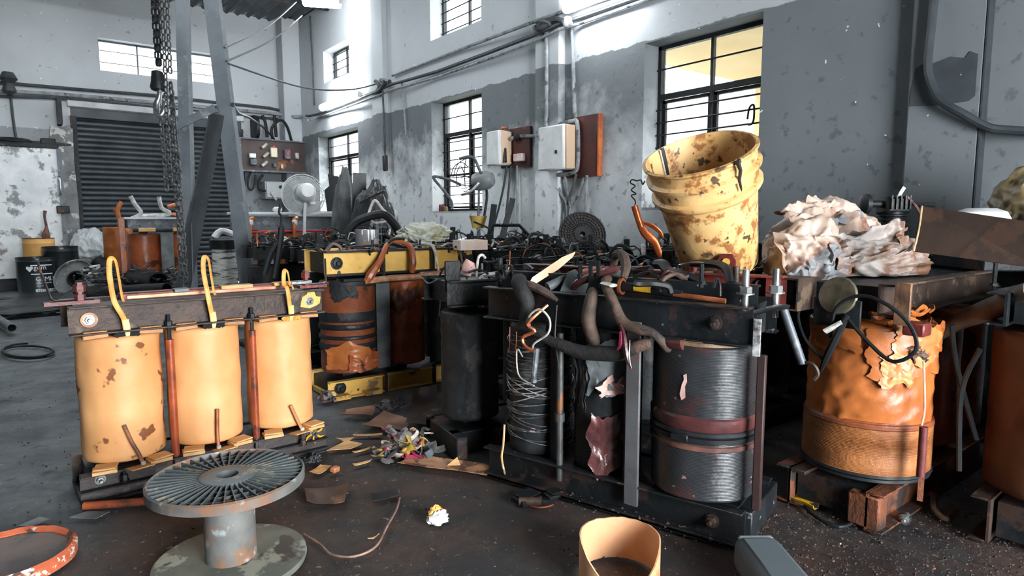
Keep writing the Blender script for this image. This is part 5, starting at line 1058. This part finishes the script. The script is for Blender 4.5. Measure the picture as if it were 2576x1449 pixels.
# drums
def drum(name, label, loc, r, h, m, parts=True, rz=0):
    t = thing(name, label, 'drum', loc, rz)
    M().lathe([(r*.97, 0), (r, .01), (r, .04*h), (r*1.015, .05*h), (r, .06*h), (r, h*.9), (r*1.015, h*.91), (r, h*.92), (r, h), (r*.97, h), (r*.96, .02), (.001, .02)], 48, closed=False).build('shell', m, t)
    M().tube([(r*cos(a), r*sin(a), h) for a in [2*pi*i/40 for i in range(40)]], r*.025, 6, 1, closed=True).build('rim', steel, t); M().lathe([(.001, .001), (r*.96, .001), (r*.96, .01)], 36).build('bottom', steel, t)
    return t
dd = 1/((748-551)/1618.8)*.985
g = G(66, 742, .12); drb = mat('black_drum_paint', S(40, 46, 50), S(30, 35, 38), 4, .3, .2, .1)
r_ = 43*g.dot(CF)/FPX if False else 43*((g-CAM).dot(CF))/FPX; h_ = 96*((g-CAM).dot(CF))/FPX
gc = V((g.x, g.y, .1))+V((CF.x, CF.y, 0)).normalized()*r_
tcam = atan2(-gc.y, -gc.x)
d1_ = drum('oil_drum', 'black lettered oil drum with a white stripe label', gc, r_, h_, drb)
def wrapd(x, y, z=0, off=.002):
    a = tcam+ x/r_; return ((r_+off+z)*cos(a), (r_+off+z)*sin(a), y)
for body, x, y, sz in (('gem', .07, .70, .17), ('GEMLU', .10, .40, .16), ('LUBRICATING OIL', .10, .33, .045), ('S I L O I L', .12, .255, .05)):
    tm = M(); textmesh(tm, body, sz*h_, lambda c, x=x, y=y: wrapd(x*r_*2-.06+c.x, y*h_+c.y, c.z), .001); tm.build('lettering', txtw, d1_)
tm = M(); tm.prism([(0, -.5), (.5, .1), (.42, .4), (.2, .45), (0, .28), (-.2, .45), (-.42, .4), (-.5, .1)], 0, .002, lambda x, y, z: wrapd(-.05+x*.16*h_-.02, .72*h_+y*.16*h_, z)); tm.build('heart_emblem', txtw, d1_)
def bandf(u, v): return wrapd(-.14*r_*2+.03+u*r_*1.15, .1*h_+v*.085*h_, 0, .003)
M().slab(bandf, 14, 1, .001).build('label_strip', txtw, d1_)
tm = M(); textmesh(tm, 'NYC BLUE Bk', .085*h_, lambda c: wrapd(-.14*r_*2+.05+c.x, .115*h_+c.y, c.z, .0055), .001); tm.build('lettering', txtk, d1_)
for z in (.80, .57): M().slab(lambda u, v, z=z: wrapd(-.06+u*r_*1.1, z*h_+.012*v, 0, .003), 12, 1, .001).build('white_line', txtw, d1_)
g = G(122, 742, .12); r2_ = 40*((g-CAM).dot(CF))/FPX; drum('oil_drum', 'plain black open drum just behind the lettered one', V((g.x+.17, g.y+.5, .1)), r2_, .56, drb)
bc_ = V((gc.x+.05, gc.y+.47, .1)); bt = drum('cardboard_drum', 'buff drum with a brush handle, standing behind the black drums', bc_, .165, .66, mat('buff_drum', S(216, 166, 96), S(196, 144, 78), 5, .5, 0, .05))
M().tube([(.08, 0, .55), (.08, -.02, .70), (.09, -.02, .8), (.08, -.02, .92), (.09, -.01, 1.0)], [.03, .045, .015, .014, .02], 8, 4).build('brush', mat('brush_handle', S(120, 74, 48), S(56, 48, 46), 20), bt)
# reel disc lying against drum
g = G(166, 742, .1); rr = .30; rd = thing('reel_flange', 'grey paint-spattered reel flange leaning against the black drums', 'reel', (g.x+.1, g.y-.1, .08)); nR = (-CF+V((0, 0, .35))+CR*.1).normalized(); RR = nR.to_track_quat('Z', 'Y').to_matrix()
M().lathe([(.09, -.02), (.22, -.02), (.23, -.01), (.23, .03), (.215, .03), (.21, .0), (.09, .0)], 44, V((0, 0, .22)), RR, closed=True).build('disc', mat('spattered_grey', S(118, 120, 122), S(78, 82, 84), 6, .6, 0, .2, c=S(170, 168, 150), cs=8), rd); M().lathe([(.075, -.16), (.095, -.16), (.095, .012), (.075, .012)], 28, V((0, 0, .22)), RR, closed=True).build('core_tube', steel, rd)
# white sack by shutter
g = at(232, 660, 8.4, 0); solo('woven_sack', crumple(.2, .19, .25, 55, amp=.2, base=-.8), mat('white_woven_sack', S(196, 200, 202), S(160, 164, 168), 5, .7, 0, .25, 30), 'white woven sack slumped before the roller shutter', 'sack', g+V((0, .15, .40)))
solo('scrap_block', crumple(.22, .2, .24, 57, amp=.25), junk, 'black scrap lump under the white woven sack', 'scrap', g+V((.03, .15, 0)))
solo('scrap_mound', crumple(1.05, .95, .11, 58, amp=.2), junk, 'low dark mound of scrap under the drums and reel flange', 'scrap', V((.1, 9.15, -.03)), kind='stuff')
g = at(302, 665, 8.1, 0); t = thing('coil_former', 'amber paper-wrapped coil standing left of the brown transformer', 'coil', g); coilmesh(.16, .2, 1.0-.1, 0, 0, fold=.01, seed=4, rows=30).build('paper_wrap', opaper, t); M().box((0, 0, .1), (.3, .3, .2), None, .01).build('block', steel, t); M().tube([(.05, -.1, .9), (.02, -.12, 1.0), (-.04, -.12, 1.12)], .022, 8, 3).build('lead', copper, t)
# striped barrel
g = at(568, 712, 5.9, 0); sd = thing('striped_barrel', 'white barrel with dark wavy streaks under the gantry leg', 'barrel', g); zt_ = .74
M().lathe([(.10, 0), (.105, .02), (.105, zt_-.02), (.1, zt_), (.09, zt_), (.09, .02)], 36, closed=True).build('shell', mat('streaked_white', S(208, 208, 202), S(178, 176, 164), 5, .55, 0, .1, c=S(60, 64, 66), cs=5, ct=(.53, .58), stretch=(1.2, 1.2, 9)), sd); M().lathe([(.07, zt_-.02), (.12, zt_-.01), (.125, zt_+.07), (.09, zt_+.09)], 20).build('lid', rub, sd); M().tube([(-.08, 0, zt_+.09), (-.02, 0, zt_+.15), (.08, 0, zt_+.12)], .03, 8, 3).build('white_rag', white, sd)
# tubes and bits on the floor behind the yellow transformer
def tubes(x0, y0, d0, x1_, y1_, d1__, r, lb, m=None, name='tube_offcut'):
    p, q = DP(x0, y0, d0), DP(x1_, y1_, d1__);  m_ = M(); ax_ = (q-p).normalized(); R_ = ax_.to_track_quat('Z', 'Y').to_matrix(); L_2 = (q-p).length
    m_.lathe([(r*.86, 0), (r, 0), (r, L_2), (r*.86, L_2)], 24, (0, 0, 0), R_, closed=True); solo(name, m_, m or rub, lb, 'tube', p)
tubes(205, 735, 7.0, 300, 745, 6.6, .09, 'fat black tube lying behind the yellow transformer, by the reel flange', steel)
tubes(335, 700, 6.9, 400, 712, 6.5, .11, 'black tube with open end lying near the hanging chains', rub)
tubes(270, 738, 6.2, 420, 730, 6.0, .07, 'long black tube lying crosswise behind the yellow transformer', black)
tubes(250, 660, 8, 300, 700, 7.6, .08, 'short black tube lying below the white sack', rub)
tubes(-30, 785, 6.4, 30, 825, 5.55, .035, 'grey pipe lying at the edge of the bare floor', gsteel, 'steel_pipe')
g = G(5, 782); solo('dark_block', M().box((0, 0, .07), (.22, .2, .14), None, .005), black2, 'dark block on the bare floor by the drums', 'block', g, .2)
mc_ = DP(375, 700, 7.6); solo('scrap_mound', crumple(.8, .7, .25, 77, amp=.2, base=-.35), junk, 'bigger dark mound of scrap behind the yellow transformer, before the shutter', 'scrap', V((mc_.x, mc_.y, -.03)), kind='stuff')
mb = M(); q = random.Random(19)
for k in range(260):
    p = DP(q.uniform(215, 470), q.uniform(675, 745), q.uniform(6.5, 7.1)); s = q.uniform(.01, .05)
    if p.z < .03: continue
    mb.tube([p, p+V((q.uniform(-1, 1), q.uniform(-1, 1), q.uniform(-.1, .25)))*s*3, p+V((q.uniform(-1, 1), q.uniform(-1, 1), q.uniform(-.1, .5)))*s*4], s*q.uniform(.1, .35), 5, 2)
solo('scrap_bits', mb, mat('mixed_scrap', S(34, 36, 38), S(70, 72, 74), 1.3, .6, 0, .2, d=S(190, 190, 188), ds=2.1, dt=(.6, .62), c=S(120, 80, 50), cs=1.7, ct=(.66, .68)), 'tangle of dark strip and wire scrap lying over the bigger scrap mound', 'scrap', kind='stuff')
q = random.Random(17); mb = M()
for k in range(420):
    x = q.uniform(-20, 470); y = q.uniform(705, 775) if x < 200 else q.uniform(690, 745)
    p = G(x, y); s = q.uniform(.01, .06)
    if p.y > 9.9: continue
    mb.box(p+V((0, 0, s*.3)), (s*q.uniform(.6, 2.5), s, s*.4), Euler((q.uniform(-.6, .6), q.uniform(-.6, .6), q.uniform(0, 3))).to_matrix()); 
mb.k = 0; o = solo('scrap_litter', mb, mat('mixed_scrap', S(34, 36, 38), S(70, 72, 74), 1.3, .6, 0, .2, d=S(190, 190, 188), ds=2.1, dt=(.63, .645), c=S(120, 80, 50), cs=1.7, ct=(.68, .69)), 'dark scrap litter strewn over the floor before the shutter', 'scrap', kind='stuff', smooth=False)
mb = M()
for k in range(2): mb.tube([G(70+66*cos(a)*(1-.06*k), 890+16*sin(a)*(1+.1*k))+V((0, 0, .012+.014*k)) for a in [2*pi*i/40 for i in range(40 if k == 0 else 31)]], .008, 7, 1, closed=(k == 0))
solo('cable_loop', mb, rub, 'loop of black cable lying alone on the grey floor', 'cable')
# ================================================================ FOREGROUND
gc = G(583, 1416); sp = thing('plastic_spool', 'large grey ribbed spool standing on end in front of the yellow transformer', 'spool', gc)
R_ = .208; Hs = .262; plg = mat('grey_ribbed_plastic', S(92, 100, 102), S(76, 84, 86), 8, .5, 0, .12, 30, c=S(128, 124, 110), cs=9)
colm = mat('mottled_column', S(112, 112, 108), S(86, 88, 88), 9, .55, 0, .2, 30, c=S(128, 94, 72), cs=7, ct=(.48, .58), d=S(150, 156, 156), ds=15, dt=(.6, .66))
M().lathe([(.068, .012), (.070, .03), (.070, Hs-.03), (.068, Hs-.012)], 48).build('column', colm, sp)
M().lathe([(.001, 0), (R_, 0), (R_+.002, .006), (R_, .018), (R_-.015, .02), (.08, .022), (.001, .022)], 64).build('lower_flange', mat('green_grey_dust', S(112, 116, 104), S(84, 88, 84), 6, .7, 0, .2, 30, c=S(150, 152, 138), cs=6, ct=(.55, .6), d=S(70, 66, 62), ds=10), sp)
fo = M().lathe([(.07, Hs-.018), (R_-.003, Hs-.018), (R_-.003, Hs-.012), (.07, Hs-.012)], 64, closed=True).build('upper_flange', mat('flange_web', S(48, 54, 56), S(38, 43, 45), 8, .6), sp)
M().lathe([(R_-.004, Hs-.022), (R_+.003, Hs-.022), (R_+.004, Hs+.004), (R_-.002, Hs+.008), (R_-.004, Hs+.004)], 64, closed=True).build('flange_rim', colm, fo)
mb = M()
for k in range(44):
    a = 2*pi*k/44; d = V((cos(a), sin(a), 0)); 
    mb.bar(d*(.072 if k % 2 else .074)+V((0, 0, Hs-.004)), d*(R_-.004)+V((0, 0, Hs-.004)), .0035, .018)
mb.build('radial_ribs', plg, fo); mb = M()
for rr in (.105, .14, .172): mb.lathe([(rr, Hs-.012), (rr+.003, Hs-.012), (rr+.003, Hs-.001), (rr, Hs-.001)], 64, closed=True)
mb.build('ring_ribs', plg, fo); M().lathe([(.03, Hs-.012), (.076, Hs-.012), (.076, Hs+.006), (.072, Hs+.008), (.03, Hs+.008)], 48, closed=True).build('hub_disc', plg, fo); M().lathe([(.001, Hs-.03), (.03, Hs-.03), (.03, Hs-.028)], 32).build('hub_floor', colm, fo)
# cardboard tube
g = G(1557, 1452); ct_ = M(); rc_ = .112
def ctf(u, v):
    a = u*2*pi; w_ = max(0, cos(a-atan2(-.9, -.75)))**1.6; zt = .124-.10*w_+.004*noise.noise(V((cos(a)*4, sin(a)*4, 0))); return (rc_*cos(a), rc_*sin(a), zt*v)
vs = []; n = 72
for s in (rc_, rc_-.004):
    for v in range(7):
        for i in range(n):
            p = V(ctf(i/n, v/6)); k = s/rc_; vs.append((p.x*k, p.y*k, p.z))
fs = []
for s in range(2):
    for v in range(6):
        for i in range(n): b = s*7*n; fs.append((b+v*n+i, b+v*n+(i+1) % n, b+(v+1)*n+(i+1) % n, b+(v+1)*n+i))
for i in range(n):
    fs.append((i, (i+1) % n, 7*n+(i+1) % n, 7*n+i)); b = 6*n; fs.append((b+i, b+(i+1) % n, 7*n+b+(i+1) % n, 7*n+b+i))
ct_.add(vs, fs); solo('cardboard_tube', ct_, mat('tan_cardboard', S(214, 164, 124), S(198, 146, 106), 5, .65, 0, .1, 30, c=S(150, 104, 76), cs=5, ct=(.6, .7)), 'short open tan cardboard tube standing on the floor', 'tube', g, ang=60)
# grey plastic case
p, q = G(1906, 1398, .05), G(2030, 1560, .05); c_ = (p+q)/2; c_.z = 0; dv = (q-p).normalized(); Rz = atan2(dv.y, dv.x); L_3 = (q-p).length+.06
cs_ = thing('power_tool_case', 'smooth grey plastic case lying on the floor', 'case', c_, Rz); gp_ = mat('grey_plastic', S(98, 108, 114), S(90, 100, 106), 4, .4, 0, .06)
def rr_(w, h, r, n=6): return [(sx*(w/2-r)+r*cos(a0+pi/2*i/n), sz*(h/2-r)+r*sin(a0+pi/2*i/n)) for sx, sz, a0 in ((1, 1, 0), (-1, 1, pi/2), (-1, -1, pi), (1, -1, 1.5*pi)) for i in range(n+1)]
vs = []; secs = [(-L_3/2, .72), (-L_3/2+.006, .86), (-L_3/2+.018, .96), (-L_3/2+.035, 1), (L_3/2-.035, 1), (L_3/2-.01, .93), (L_3/2, .75)]
for x, k in secs: vs += [(x, y*k, .05+z*k) for y, z in rr_(.13, .1, .028)]
n = len(vs)//len(secs); M().add(vs, [(j*n+i, j*n+(i+1) % n, (j+1)*n+(i+1) % n, (j+1)*n+i) for j in range(len(secs)-1) for i in range(n)]+[list(range(n)), list(range((len(secs)-1)*n, len(secs)*n))]).build('body', gp_, cs_, ang=60); M().box((-L_3/2+.012, 0, .092), (.02, .10, .012), None, .005).build('end_ridge', mat('light_ridge', S(150, 158, 162)), cs_); M().box((-.02, 0, .1), (L_3-.1, .09, .006), None, .003).build('lid_panel', gp_, cs_)
# round orange-rimmed lid
g = G(20, 1420); g.z = 0; R4 = .165; ol = thing('drum_lid', 'round rusty lid with a chipped orange rim lying on the floor', 'lid', g)
M().lathe([(.001, .024), (R4-.03, .024), (R4-.014, .028), (R4-.02, .0), (.001, 0)], 56).build('plate', mat('oil_stained_lid', S(104, 84, 76), S(74, 66, 64), 5, .5, .1, .3, 14, c=S(60, 52, 50), cs=6), ol)
M().lathe([(R4-.02, 0), (R4+.004, 0), (R4+.006, .03), (R4-.004, .04), (R4-.02, .03)], 64, (0, 0, 0), None, lambda r, a, z: r+.004*noise.noise(V((cos(a)*5, sin(a)*5, z*40))), closed=True).build('rim', mat('orange_chipped_paint', S(206, 108, 70), S(176, 84, 54), 14, .5, 0, .5, 40, c=S(206, 202, 190), cs=18, ct=(.58, .62), d=S(90, 66, 56), ds=22, dt=(.6, .64)), ol)
# sheets and scraps
def sheet(name, label, pts, m, lift=.01, curl=.02, seed=0, cat='sheet', t=.0025, z=.002):
    P = [G(*p) for p in pts]; c = sum(P, V())/4
    def f(u, v):
        a = P[0].lerp(P[1], u); b = P[3].lerp(P[2], u); p = a.lerp(b, v)-c
        p.z = z+t+lift*(.5+.5*noise.noise(V((u*2+seed, v*2, 1))))+curl*(abs(u-.5)*2)**3*(.5+.5*noise.noise(V((seed, u*3, 5)))); return p
    return solo(name, M().slab(f, 12, 8, t), m, label, cat, c)
kb = mat('stained_tan_card', S(196, 150, 116), S(170, 122, 90), 6, .55, 0, .2, 20, c=S(92, 62, 46), cs=9, ct=(.54, .58)); dkb = mat('dark_oiled_card', S(74, 58, 52), S(50, 42, 40), 6, .4, 0, .3, 16, c=S(136, 100, 78), cs=5, ct=(.58, .68))
mbr = mat('mid_brown_card', S(140, 102, 80), S(92, 68, 58), 5, .5, 0, .3, 16)
sheet('card_strip', 'long tan card strip with dark oil blots beside the unwound transformer', [(1000, 1172), (1040, 1150), (1244, 1180), (1222, 1204)], kb, .01, .01, 1)
sheet('card_sheet', 'curled brown card behind the rag heap, nearer the mustard transformer', [(856, 1052), (872, 1042), (946, 1030), (934, 1056)], mbr, .012, .03, 2)
sheet('card_sheet', 'wide brown card sheet just behind the rag heap', [(910, 1080), (965, 1044), (1030, 1068), (1020, 1097)], mbr, .02, .02, 3)
sheet('card_sheet', 'large black oiled sheet leaning at the wrapped black transformer', [(1020, 1085), (1040, 1000), (1098, 985), (1108, 1095)], dkb, .03, .05, 4)
sheet('card_sheet', 'black glossy sheet with a curled edge in the middle of the floor', [(766, 1240), (880, 1223), (866, 1273), (772, 1271)], dkb, .006, .02, 5)
sheet('metal_channel', 'thin dark channel strip beside the glossy sheet', [(934, 1248), (1004, 1236), (1006, 1250), (938, 1266)], steel, .002, .008, 6)
sheet('grey_sheet', 'thin grey sheet under the end of the orange-red tube', [(174, 1306), (222, 1290), (276, 1292), (240, 1310)], greyp, .003, 0, 7); sheet('grey_sheet', 'pale grey strip behind the orange-rimmed lid', [(46, 1328), (100, 1304), (124, 1310), (80, 1330)], greyp, .003, 0, 8)
for k, (pts, lb) in enumerate((([(822, 1138), (868, 1112), (912, 1120), (880, 1134)], 'largest splinter of tan card next to the yellow transformer'), ([(845, 1106), (892, 1104), (880, 1112), (862, 1113)], 'small pale triangular card near the largest splinter'), ([(886, 1141), (934, 1128), (930, 1134), (892, 1143)], 'pale card strip parallel to the largest splinter'), ([(932, 1150), (982, 1144), (980, 1150), (940, 1153)], 'thin pale sliver touching the rag heap'), ([(886, 1172), (936, 1160), (930, 1166), (892, 1176)], 'pale sliver alone between rag heap and pine chips'), ([(886, 1097), (962, 1094), (962, 1099), (890, 1100)], 'round pale stick behind the splinters'), ([(778, 1192), (806, 1174), (834, 1177), (802, 1198)], 'pine chip lying by the copper tube end'), ([(938, 1362), (952, 1348), (955, 1350), (925, 1361)], 'matchstick-like sliver by the curved wire'))):
    sheet('wood_splinter', lb, pts, wood, .004, .006, 20+k, 'splinter', .002)
g = G(843, 1188); solo('wood_chip', M().box((0, 0, .012), (.035, .025, .022), Euler((.1, .1, .5)).to_matrix(), .004), mat('copper_wood', S(196, 124, 84), S(150, 92, 64), 14), 'small block of reddish wood next to the pine chip', 'wood chip', g)
g = G(1143, 1178); solo('card_offcut', M().prism([(-.03, 0), (.025, 0), (.012, .035)], 0, .002, lambda x, y, z: (x, z, y)), wood, 'little upright card triangle on the long tan strip', 'offcut', g+V((0, 0, .012)), -.6)
def ragheap(name, label, x, y, s, n, seed, mats, h=.5):
    g = G(x, y); t = thing(name, label, 'rag', g); q = random.Random(seed)
    o = crumple(s*.45, s*.32, s*h*.6, seed, 40, 24, .3).build('wad', mats[0], t)
    for k in range(n):
        pts = []; a = q.uniform(0, 6.28); r = s*q.uniform(.2, .8); p = V((r*cos(a), r*sin(a)*.7, s*h*max(.1, (1.1-r/s))*q.uniform(.5, 1.2)))
        for i in range(5): pts.append(p.copy()); p += V((q.uniform(-1, 1), q.uniform(-1, 1), q.uniform(-.6, .5)))*s*.28; p.z = max(.006, p.z)
        M().tube(pts, q.uniform(.06, .14)*s, 6, 4, flat=(.35, 1)).build('rag_strip', q.choice(mats), t)
    return t
ragheap('rag_heap', 'tangled heap of multicoloured thread waste on the floor', 1022, 1140, .13, 70, 3, [mat('grey_thread', S(120, 116, 114), S(70, 70, 72), 30, .8), mat('blue_grey_thread', S(86, 96, 104), S(60, 66, 72), 30, .8), mat('tan_thread', S(206, 164, 120), S(150, 112, 84), 30, .8), mat('pale_thread', S(206, 190, 176), S(150, 140, 134), 30, .8), magenta, mat('mustard_thread', S(196, 164, 60), S(140, 110, 40), 30, .8), mat('grey_thread', S(120, 116, 114)), mat('dark_thread', S(66, 66, 68), S(44, 44, 46), 30, .8)], .8)
ragheap('rag_heap', 'dark matted thread waste under the mustard lower beam', 978, 1032, .09, 20, 5, [mat('dark_thread', S(66, 66, 68)), mat('purple_grey', S(92, 78, 80), S(60, 52, 54), 30, .8), junk])
ragheap('rag_heap', 'small blackish thread tuft at the corner of the yellow transformer', 790, 1160, .05, 16, 6, [mat('dark_thread', S(66, 66, 68)), mat('blue_grey_thread', S(86, 96, 104))])
ragheap('rag_heap', 'coloured cloth scraps beneath the near end of the mustard beam', 822, 1010, .07, 16, 8, [mat('grey_thread', S(120, 116, 114)), mat('mustard_thread', S(196, 164, 60)), white, junk, redp], .9)
g = G(1102, 1312); t = thing('tissue', 'small crumpled white and yellow tissue in the middle of the floor', 'tissue', g); crumple(.03, .025, .024, 61, 28, 18, .5).build('tissue_body', white, t); crumple(.026, .012, .026, 62, 24, 16, .5).build('yellow_edge', strap, t).location = (0, .014, .004)
cable('loose_wire', 'long curved pale wire lying on the floor between spool and cardboard tube', [G(765, 1347)+V((0, 0, .004)), G(805, 1372)+V((0, 0, .004)), G(835, 1398)+V((0, 0, .004)), G(890, 1403)+V((0, 0, .004)), G(945, 1380)+V((0, 0, .006)), G(975, 1330)+V((0, 0, .01)), G(998, 1285)+V((0, 0, .006)), G(1006, 1255)+V((0, 0, .004))], .0035, mat('tan_wire', S(160, 126, 108), S(110, 86, 76), 20, .5), 5, 'wire', 7)
p, q = G(212, 1284), G(420, 1268); solo('insulating_tube', M().cyl((0, 0, .016), q-p+V((0, 0, .016)), .014, n=14), mat('half_burnt_tube', S(178, 92, 52), S(120, 60, 40), 4, .4, 0, .1, c=S(50, 40, 38), cs=3), 'orange-red tube lying under the yellow transformer', 'tube', p)
# lamination stacks beneath the unwound transformer
for k, (x, y, sx, sy, sz, rz, m, lb) in enumerate(((1325, 1262, .09, .07, .022, .4, steel, 'stack of dark laminations beside the unwound transformer'), (1398, 1248, .08, .05, .014, .2, black, 'flat black block beside the stack of laminations'), (1330, 1213, .045, .03, .02, .3, redp, 'small dark red block on the floor near the wire-wound coil'))):
    g = G(x, y); solo('lamination_block', M().box((0, 0, sz/2), (sx, sy, sz), None, .003).box((.008, .006, sz+.004), (sx*.9, sy*.9, .006), Matrix.Rotation(.15, 3, 'Z'), .002), m, lb, 'block', g, rz-.4)
g = G(1305, 1272); solo('roll_of_strip', M().cyl((0, 0, .016), (.075, -.02, .016), .014, n=14), mat('brown_strip', S(110, 84, 70), S(60, 50, 46), 14, .35), 'little roll of brown strip in front of the lamination stack', 'roll', g, -.4)
cable('copper_scrap', 'bit of pinkish wire on the floor in front of the lamination stack', [G(1320, 1268)+V((0, 0, .004)), G(1350, 1280)+V((0, 0, .006)), G(1375, 1278)+V((0, 0, .004)), G(1392, 1273)+V((0, 0, .005))], .003, copper, 4, 'wire', 6)
cable('hanging_thread', 'orange and pale thread hanging at the end of the unwound transformer', [DP(1269, 1068, 2.2), DP(1266, 1120, 2.2), DP(1262, 1150, 2.2), DP(1268, 1185, 2.2), G(1270, 1195)+V((0, 0, .005))], .004, mat('orange_thread', S(214, 146, 76), S(160, 150, 120), 40), 4, 'thread', 6)
# right floor
sheet('yellow_strip', 'torn bright yellow strip on the dark floor by the amber coil', [(1985, 1262), (1998, 1256), (2060, 1283), (2045, 1290)], yel, .01, .03, 41)
cable('steel_strap', 'curled strap of bare metal on the floor at the channel feet', [G(2330, 1262)+V((0, 0, .02)), G(2345, 1275)+V((0, 0, .045)), G(2350, 1296)+V((0, 0, .02)), G(2380, 1312)+V((0, 0, .008)), G(2400, 1302)+V((0, 0, .02)), G(2412, 1290)+V((0, 0, .02))], .01, mat('scraped_strap', S(130, 106, 88), S(80, 66, 58), 12, .4, .3), 4, 'strap', 8)
for k, (x, y, lb) in enumerate(((2274, 1316, 'zinc bolt lying before the orange base end'), (2206, 1334, 'stubby bolt lying directly under the orange base end'))):
    g = G(x, y); solo('bolt', M().cyl((0, 0, .012), (.05, .01, .012), .008, n=10).nut((0, 0, .012), (-1, -.2, 0), .014, .012), zinc if k == 0 else steel, lb, 'bolt', g, .4*k)
cable('thin_cable', 'thin dark cable winding under the amber coil', [G(2000, 1240)+V((0, 0, .006)), G(2040, 1295)+V((0, 0, .006)), G(2110, 1330)+V((0, 0, .006)), G(2160, 1310)+V((0, 0, .006))], .006, rub, 4)
# bright specks and gravel everywhere underfoot
q = random.Random(23); mb = M()
for k in range(2600):
    x, y = q.uniform(-40, 2600), 800+650*q.random()**.7
    if q.random() < .35: x = q.uniform(1900, 2600); y = q.uniform(1290, 1460)
    p = G(x, y); s = q.uniform(.0015, .0055)
    if p.x > 3.7: continue
    s *= 1*(1.4 if q.random() < .15 else 1)
    mb.box(p+V((0, 0, s*.3)), (s*q.uniform(.7, 1.5), s, s*.7), Euler((q.uniform(-.6, .6), q.uniform(-.6, .6), q.uniform(0, 3))).to_matrix())
solo('floor_grit', mb, mat('grit', S(60, 52, 49), S(38, 36, 36), 3, .8, 0, 0, d=S(206, 190, 176), ds=9, dt=(.69, .71), c=S(150, 96, 70), cs=7, ct=(.66, .68)), 'loose grit and metal crumbs scattered over the floor', 'grit', kind='stuff', smooth=False)

# rusty swarf caught on and around the unwound transformer's foot, and on the dark floor at the right
q = random.Random(29); mb = M(); n0 = 0
while n0 < 420:
    if q.random() < .45: p = A3.lerp(B3, q.random()**.6)+V((-.958, -.284, 0))*q.uniform(.02, .16)
    else: p = G(q.uniform(1880, 2576), q.uniform(1290, 1440))
    p.z = .002; s = q.uniform(.0012, .004); n0 += 1
    mb.box(p+V((0, 0, s*.4)), (s*q.uniform(.8, 1.8), s, s*.8), Euler((q.uniform(-.8, .8), q.uniform(-.8, .8), q.uniform(0, 3))).to_matrix())
solo('metal_swarf', mb, mat('rusty_swarf', S(88, 58, 47), S(46, 37, 34), 3, .6, 0, 0, d=S(176, 130, 104), ds=6, dt=(.63, .65)), 'rust-coloured swarf littering the floor by the unwound transformer and amber coil', 'swarf', kind='stuff', smooth=False)
mb = M()
for k in range(170):
    x = q.uniform(.3, L3-.05); y = -q.uniform(.006, .036); s = q.uniform(.003, .008)
    mb.box((x, y, .012+s*.4), (s*q.uniform(1, 3), s, s), Euler((q.uniform(-.8, .8), q.uniform(-.8, .8), q.uniform(0, 3))).to_matrix())
o = mb.build('rust_crumbs', mat('rusty_swarf', S(150, 88, 62)), T3, False); o['kind'] = 'stuff'
# handle hooked on the bars of the largest window
hk = [RW(x, y, -.14) for x, y in ((1880, 300), (1884, 275), (1891, 264), (1897, 268), (1896, 300), (1890, 312), (1882, 314))]
h_ = M().tube([p for p in hk], .007, 7, 4).build('casement_stay', rub, bpy.data.objects['window_1'])

fam = {}
for o in list(bpy.data.objects):
    if o.parent is None and o.get('label') and not o.get('kind'): fam.setdefault(o.name.split('.')[0], []).append(o)
GN = {'transformer': 'transformers standing in ranks in the workshop', 'conduit_pipe': 'conduits and pipes on the window wall', 'power_cable': 'power cables along the walls', 'hanging_wire': 'wires hanging from the gantry', 'paper_sheet': 'crumpled papers heaped beside the bucket', 'wood_splinter': 'wood splinters on the floor', 'card_sheet': 'loose card sheets on the floor', 'rag_heap': 'thread waste heaps on the floor', 'tube_light': 'lit tube lamps', 'isolator_switch': 'switch boxes on the window wall'}
for k, v in fam.items():
    if len(v) > 1:
        for o in v: o['group'] = GN.get(k, k.replace('_', ' ')+' repeats in the workshop')
# ================================================================ LIGHT + CAMERA
w = bpy.data.worlds.new('sky'); SC.world = w; w.use_nodes = True
bg = w.node_tree.nodes['Background']; bg.inputs[0].default_value = (.93, .97, 1, 1); bg.inputs[1].default_value = 30.0
def portal(name, loc, rot, sx, sy):
    l = bpy.data.lights.new(name, 'AREA'); l.shape = 'RECTANGLE'; l.size = sx; l.size_y = sy; l.cycles.is_portal = True
    o = bpy.data.objects.new(name, l); COL.objects.link(o); o.location = loc; o.rotation_euler = rot
for n, q in enumerate((W1, W2, W3, W4, W5)):
    portal('window_daylight', (4.2, (q[0]+q[1])/2, (q[2]+q[3])/2), (0, pi/2, 0), q[3]-q[2], q[1]-q[0])
portal('vent_daylight', (1.895, 11.2, 3.28), (-pi/2, 0, 0), 1.53, .44)
for x0, x1, y0, y1 in ADDED_SKYLIGHTS: portal('added_skylight', ((x0+x1)/2, (y0+y1)/2, RH+.2), (0, 0, 0), x1-x0, y1-y0)
portal('door_daylight', (1.1, -3.4, 1.25), (pi/2, 0, 0), 2.2, 2.5)
cd = bpy.data.cameras.new('camera'); cd.sensor_fit = 'HORIZONTAL'; cd.sensor_width = 36; cd.lens = 36*FPX/2576; cd.clip_start = .05
co_ = bpy.data.objects.new('camera', cd); COL.objects.link(co_); co_.location = CAM
R3 = Matrix((CR, CU, -CF)).transposed(); co_.rotation_euler = R3.to_euler(); SC.camera = co_
vs_ = SC.view_settings; SC.display_settings.display_device = 'sRGB'
vs_.view_transform = 'Standard'; vs_.look = 'None'; vs_.exposure = .62; vs_.gamma = 1; vs_.use_curve_mapping = False
c = SC.cycles; c.use_denoising = True; c.denoiser = 'OPENIMAGEDENOISE'; c.max_bounces = 5; c.diffuse_bounces = 3; c.glossy_bounces = 2; c.transmission_bounces = 3; c.transparent_max_bounces = 6
c.caustics_reflective = False; c.caustics_refractive = False; c.sample_clamp_indirect = 5; c.use_adaptive_sampling = True; c.adaptive_threshold = .02
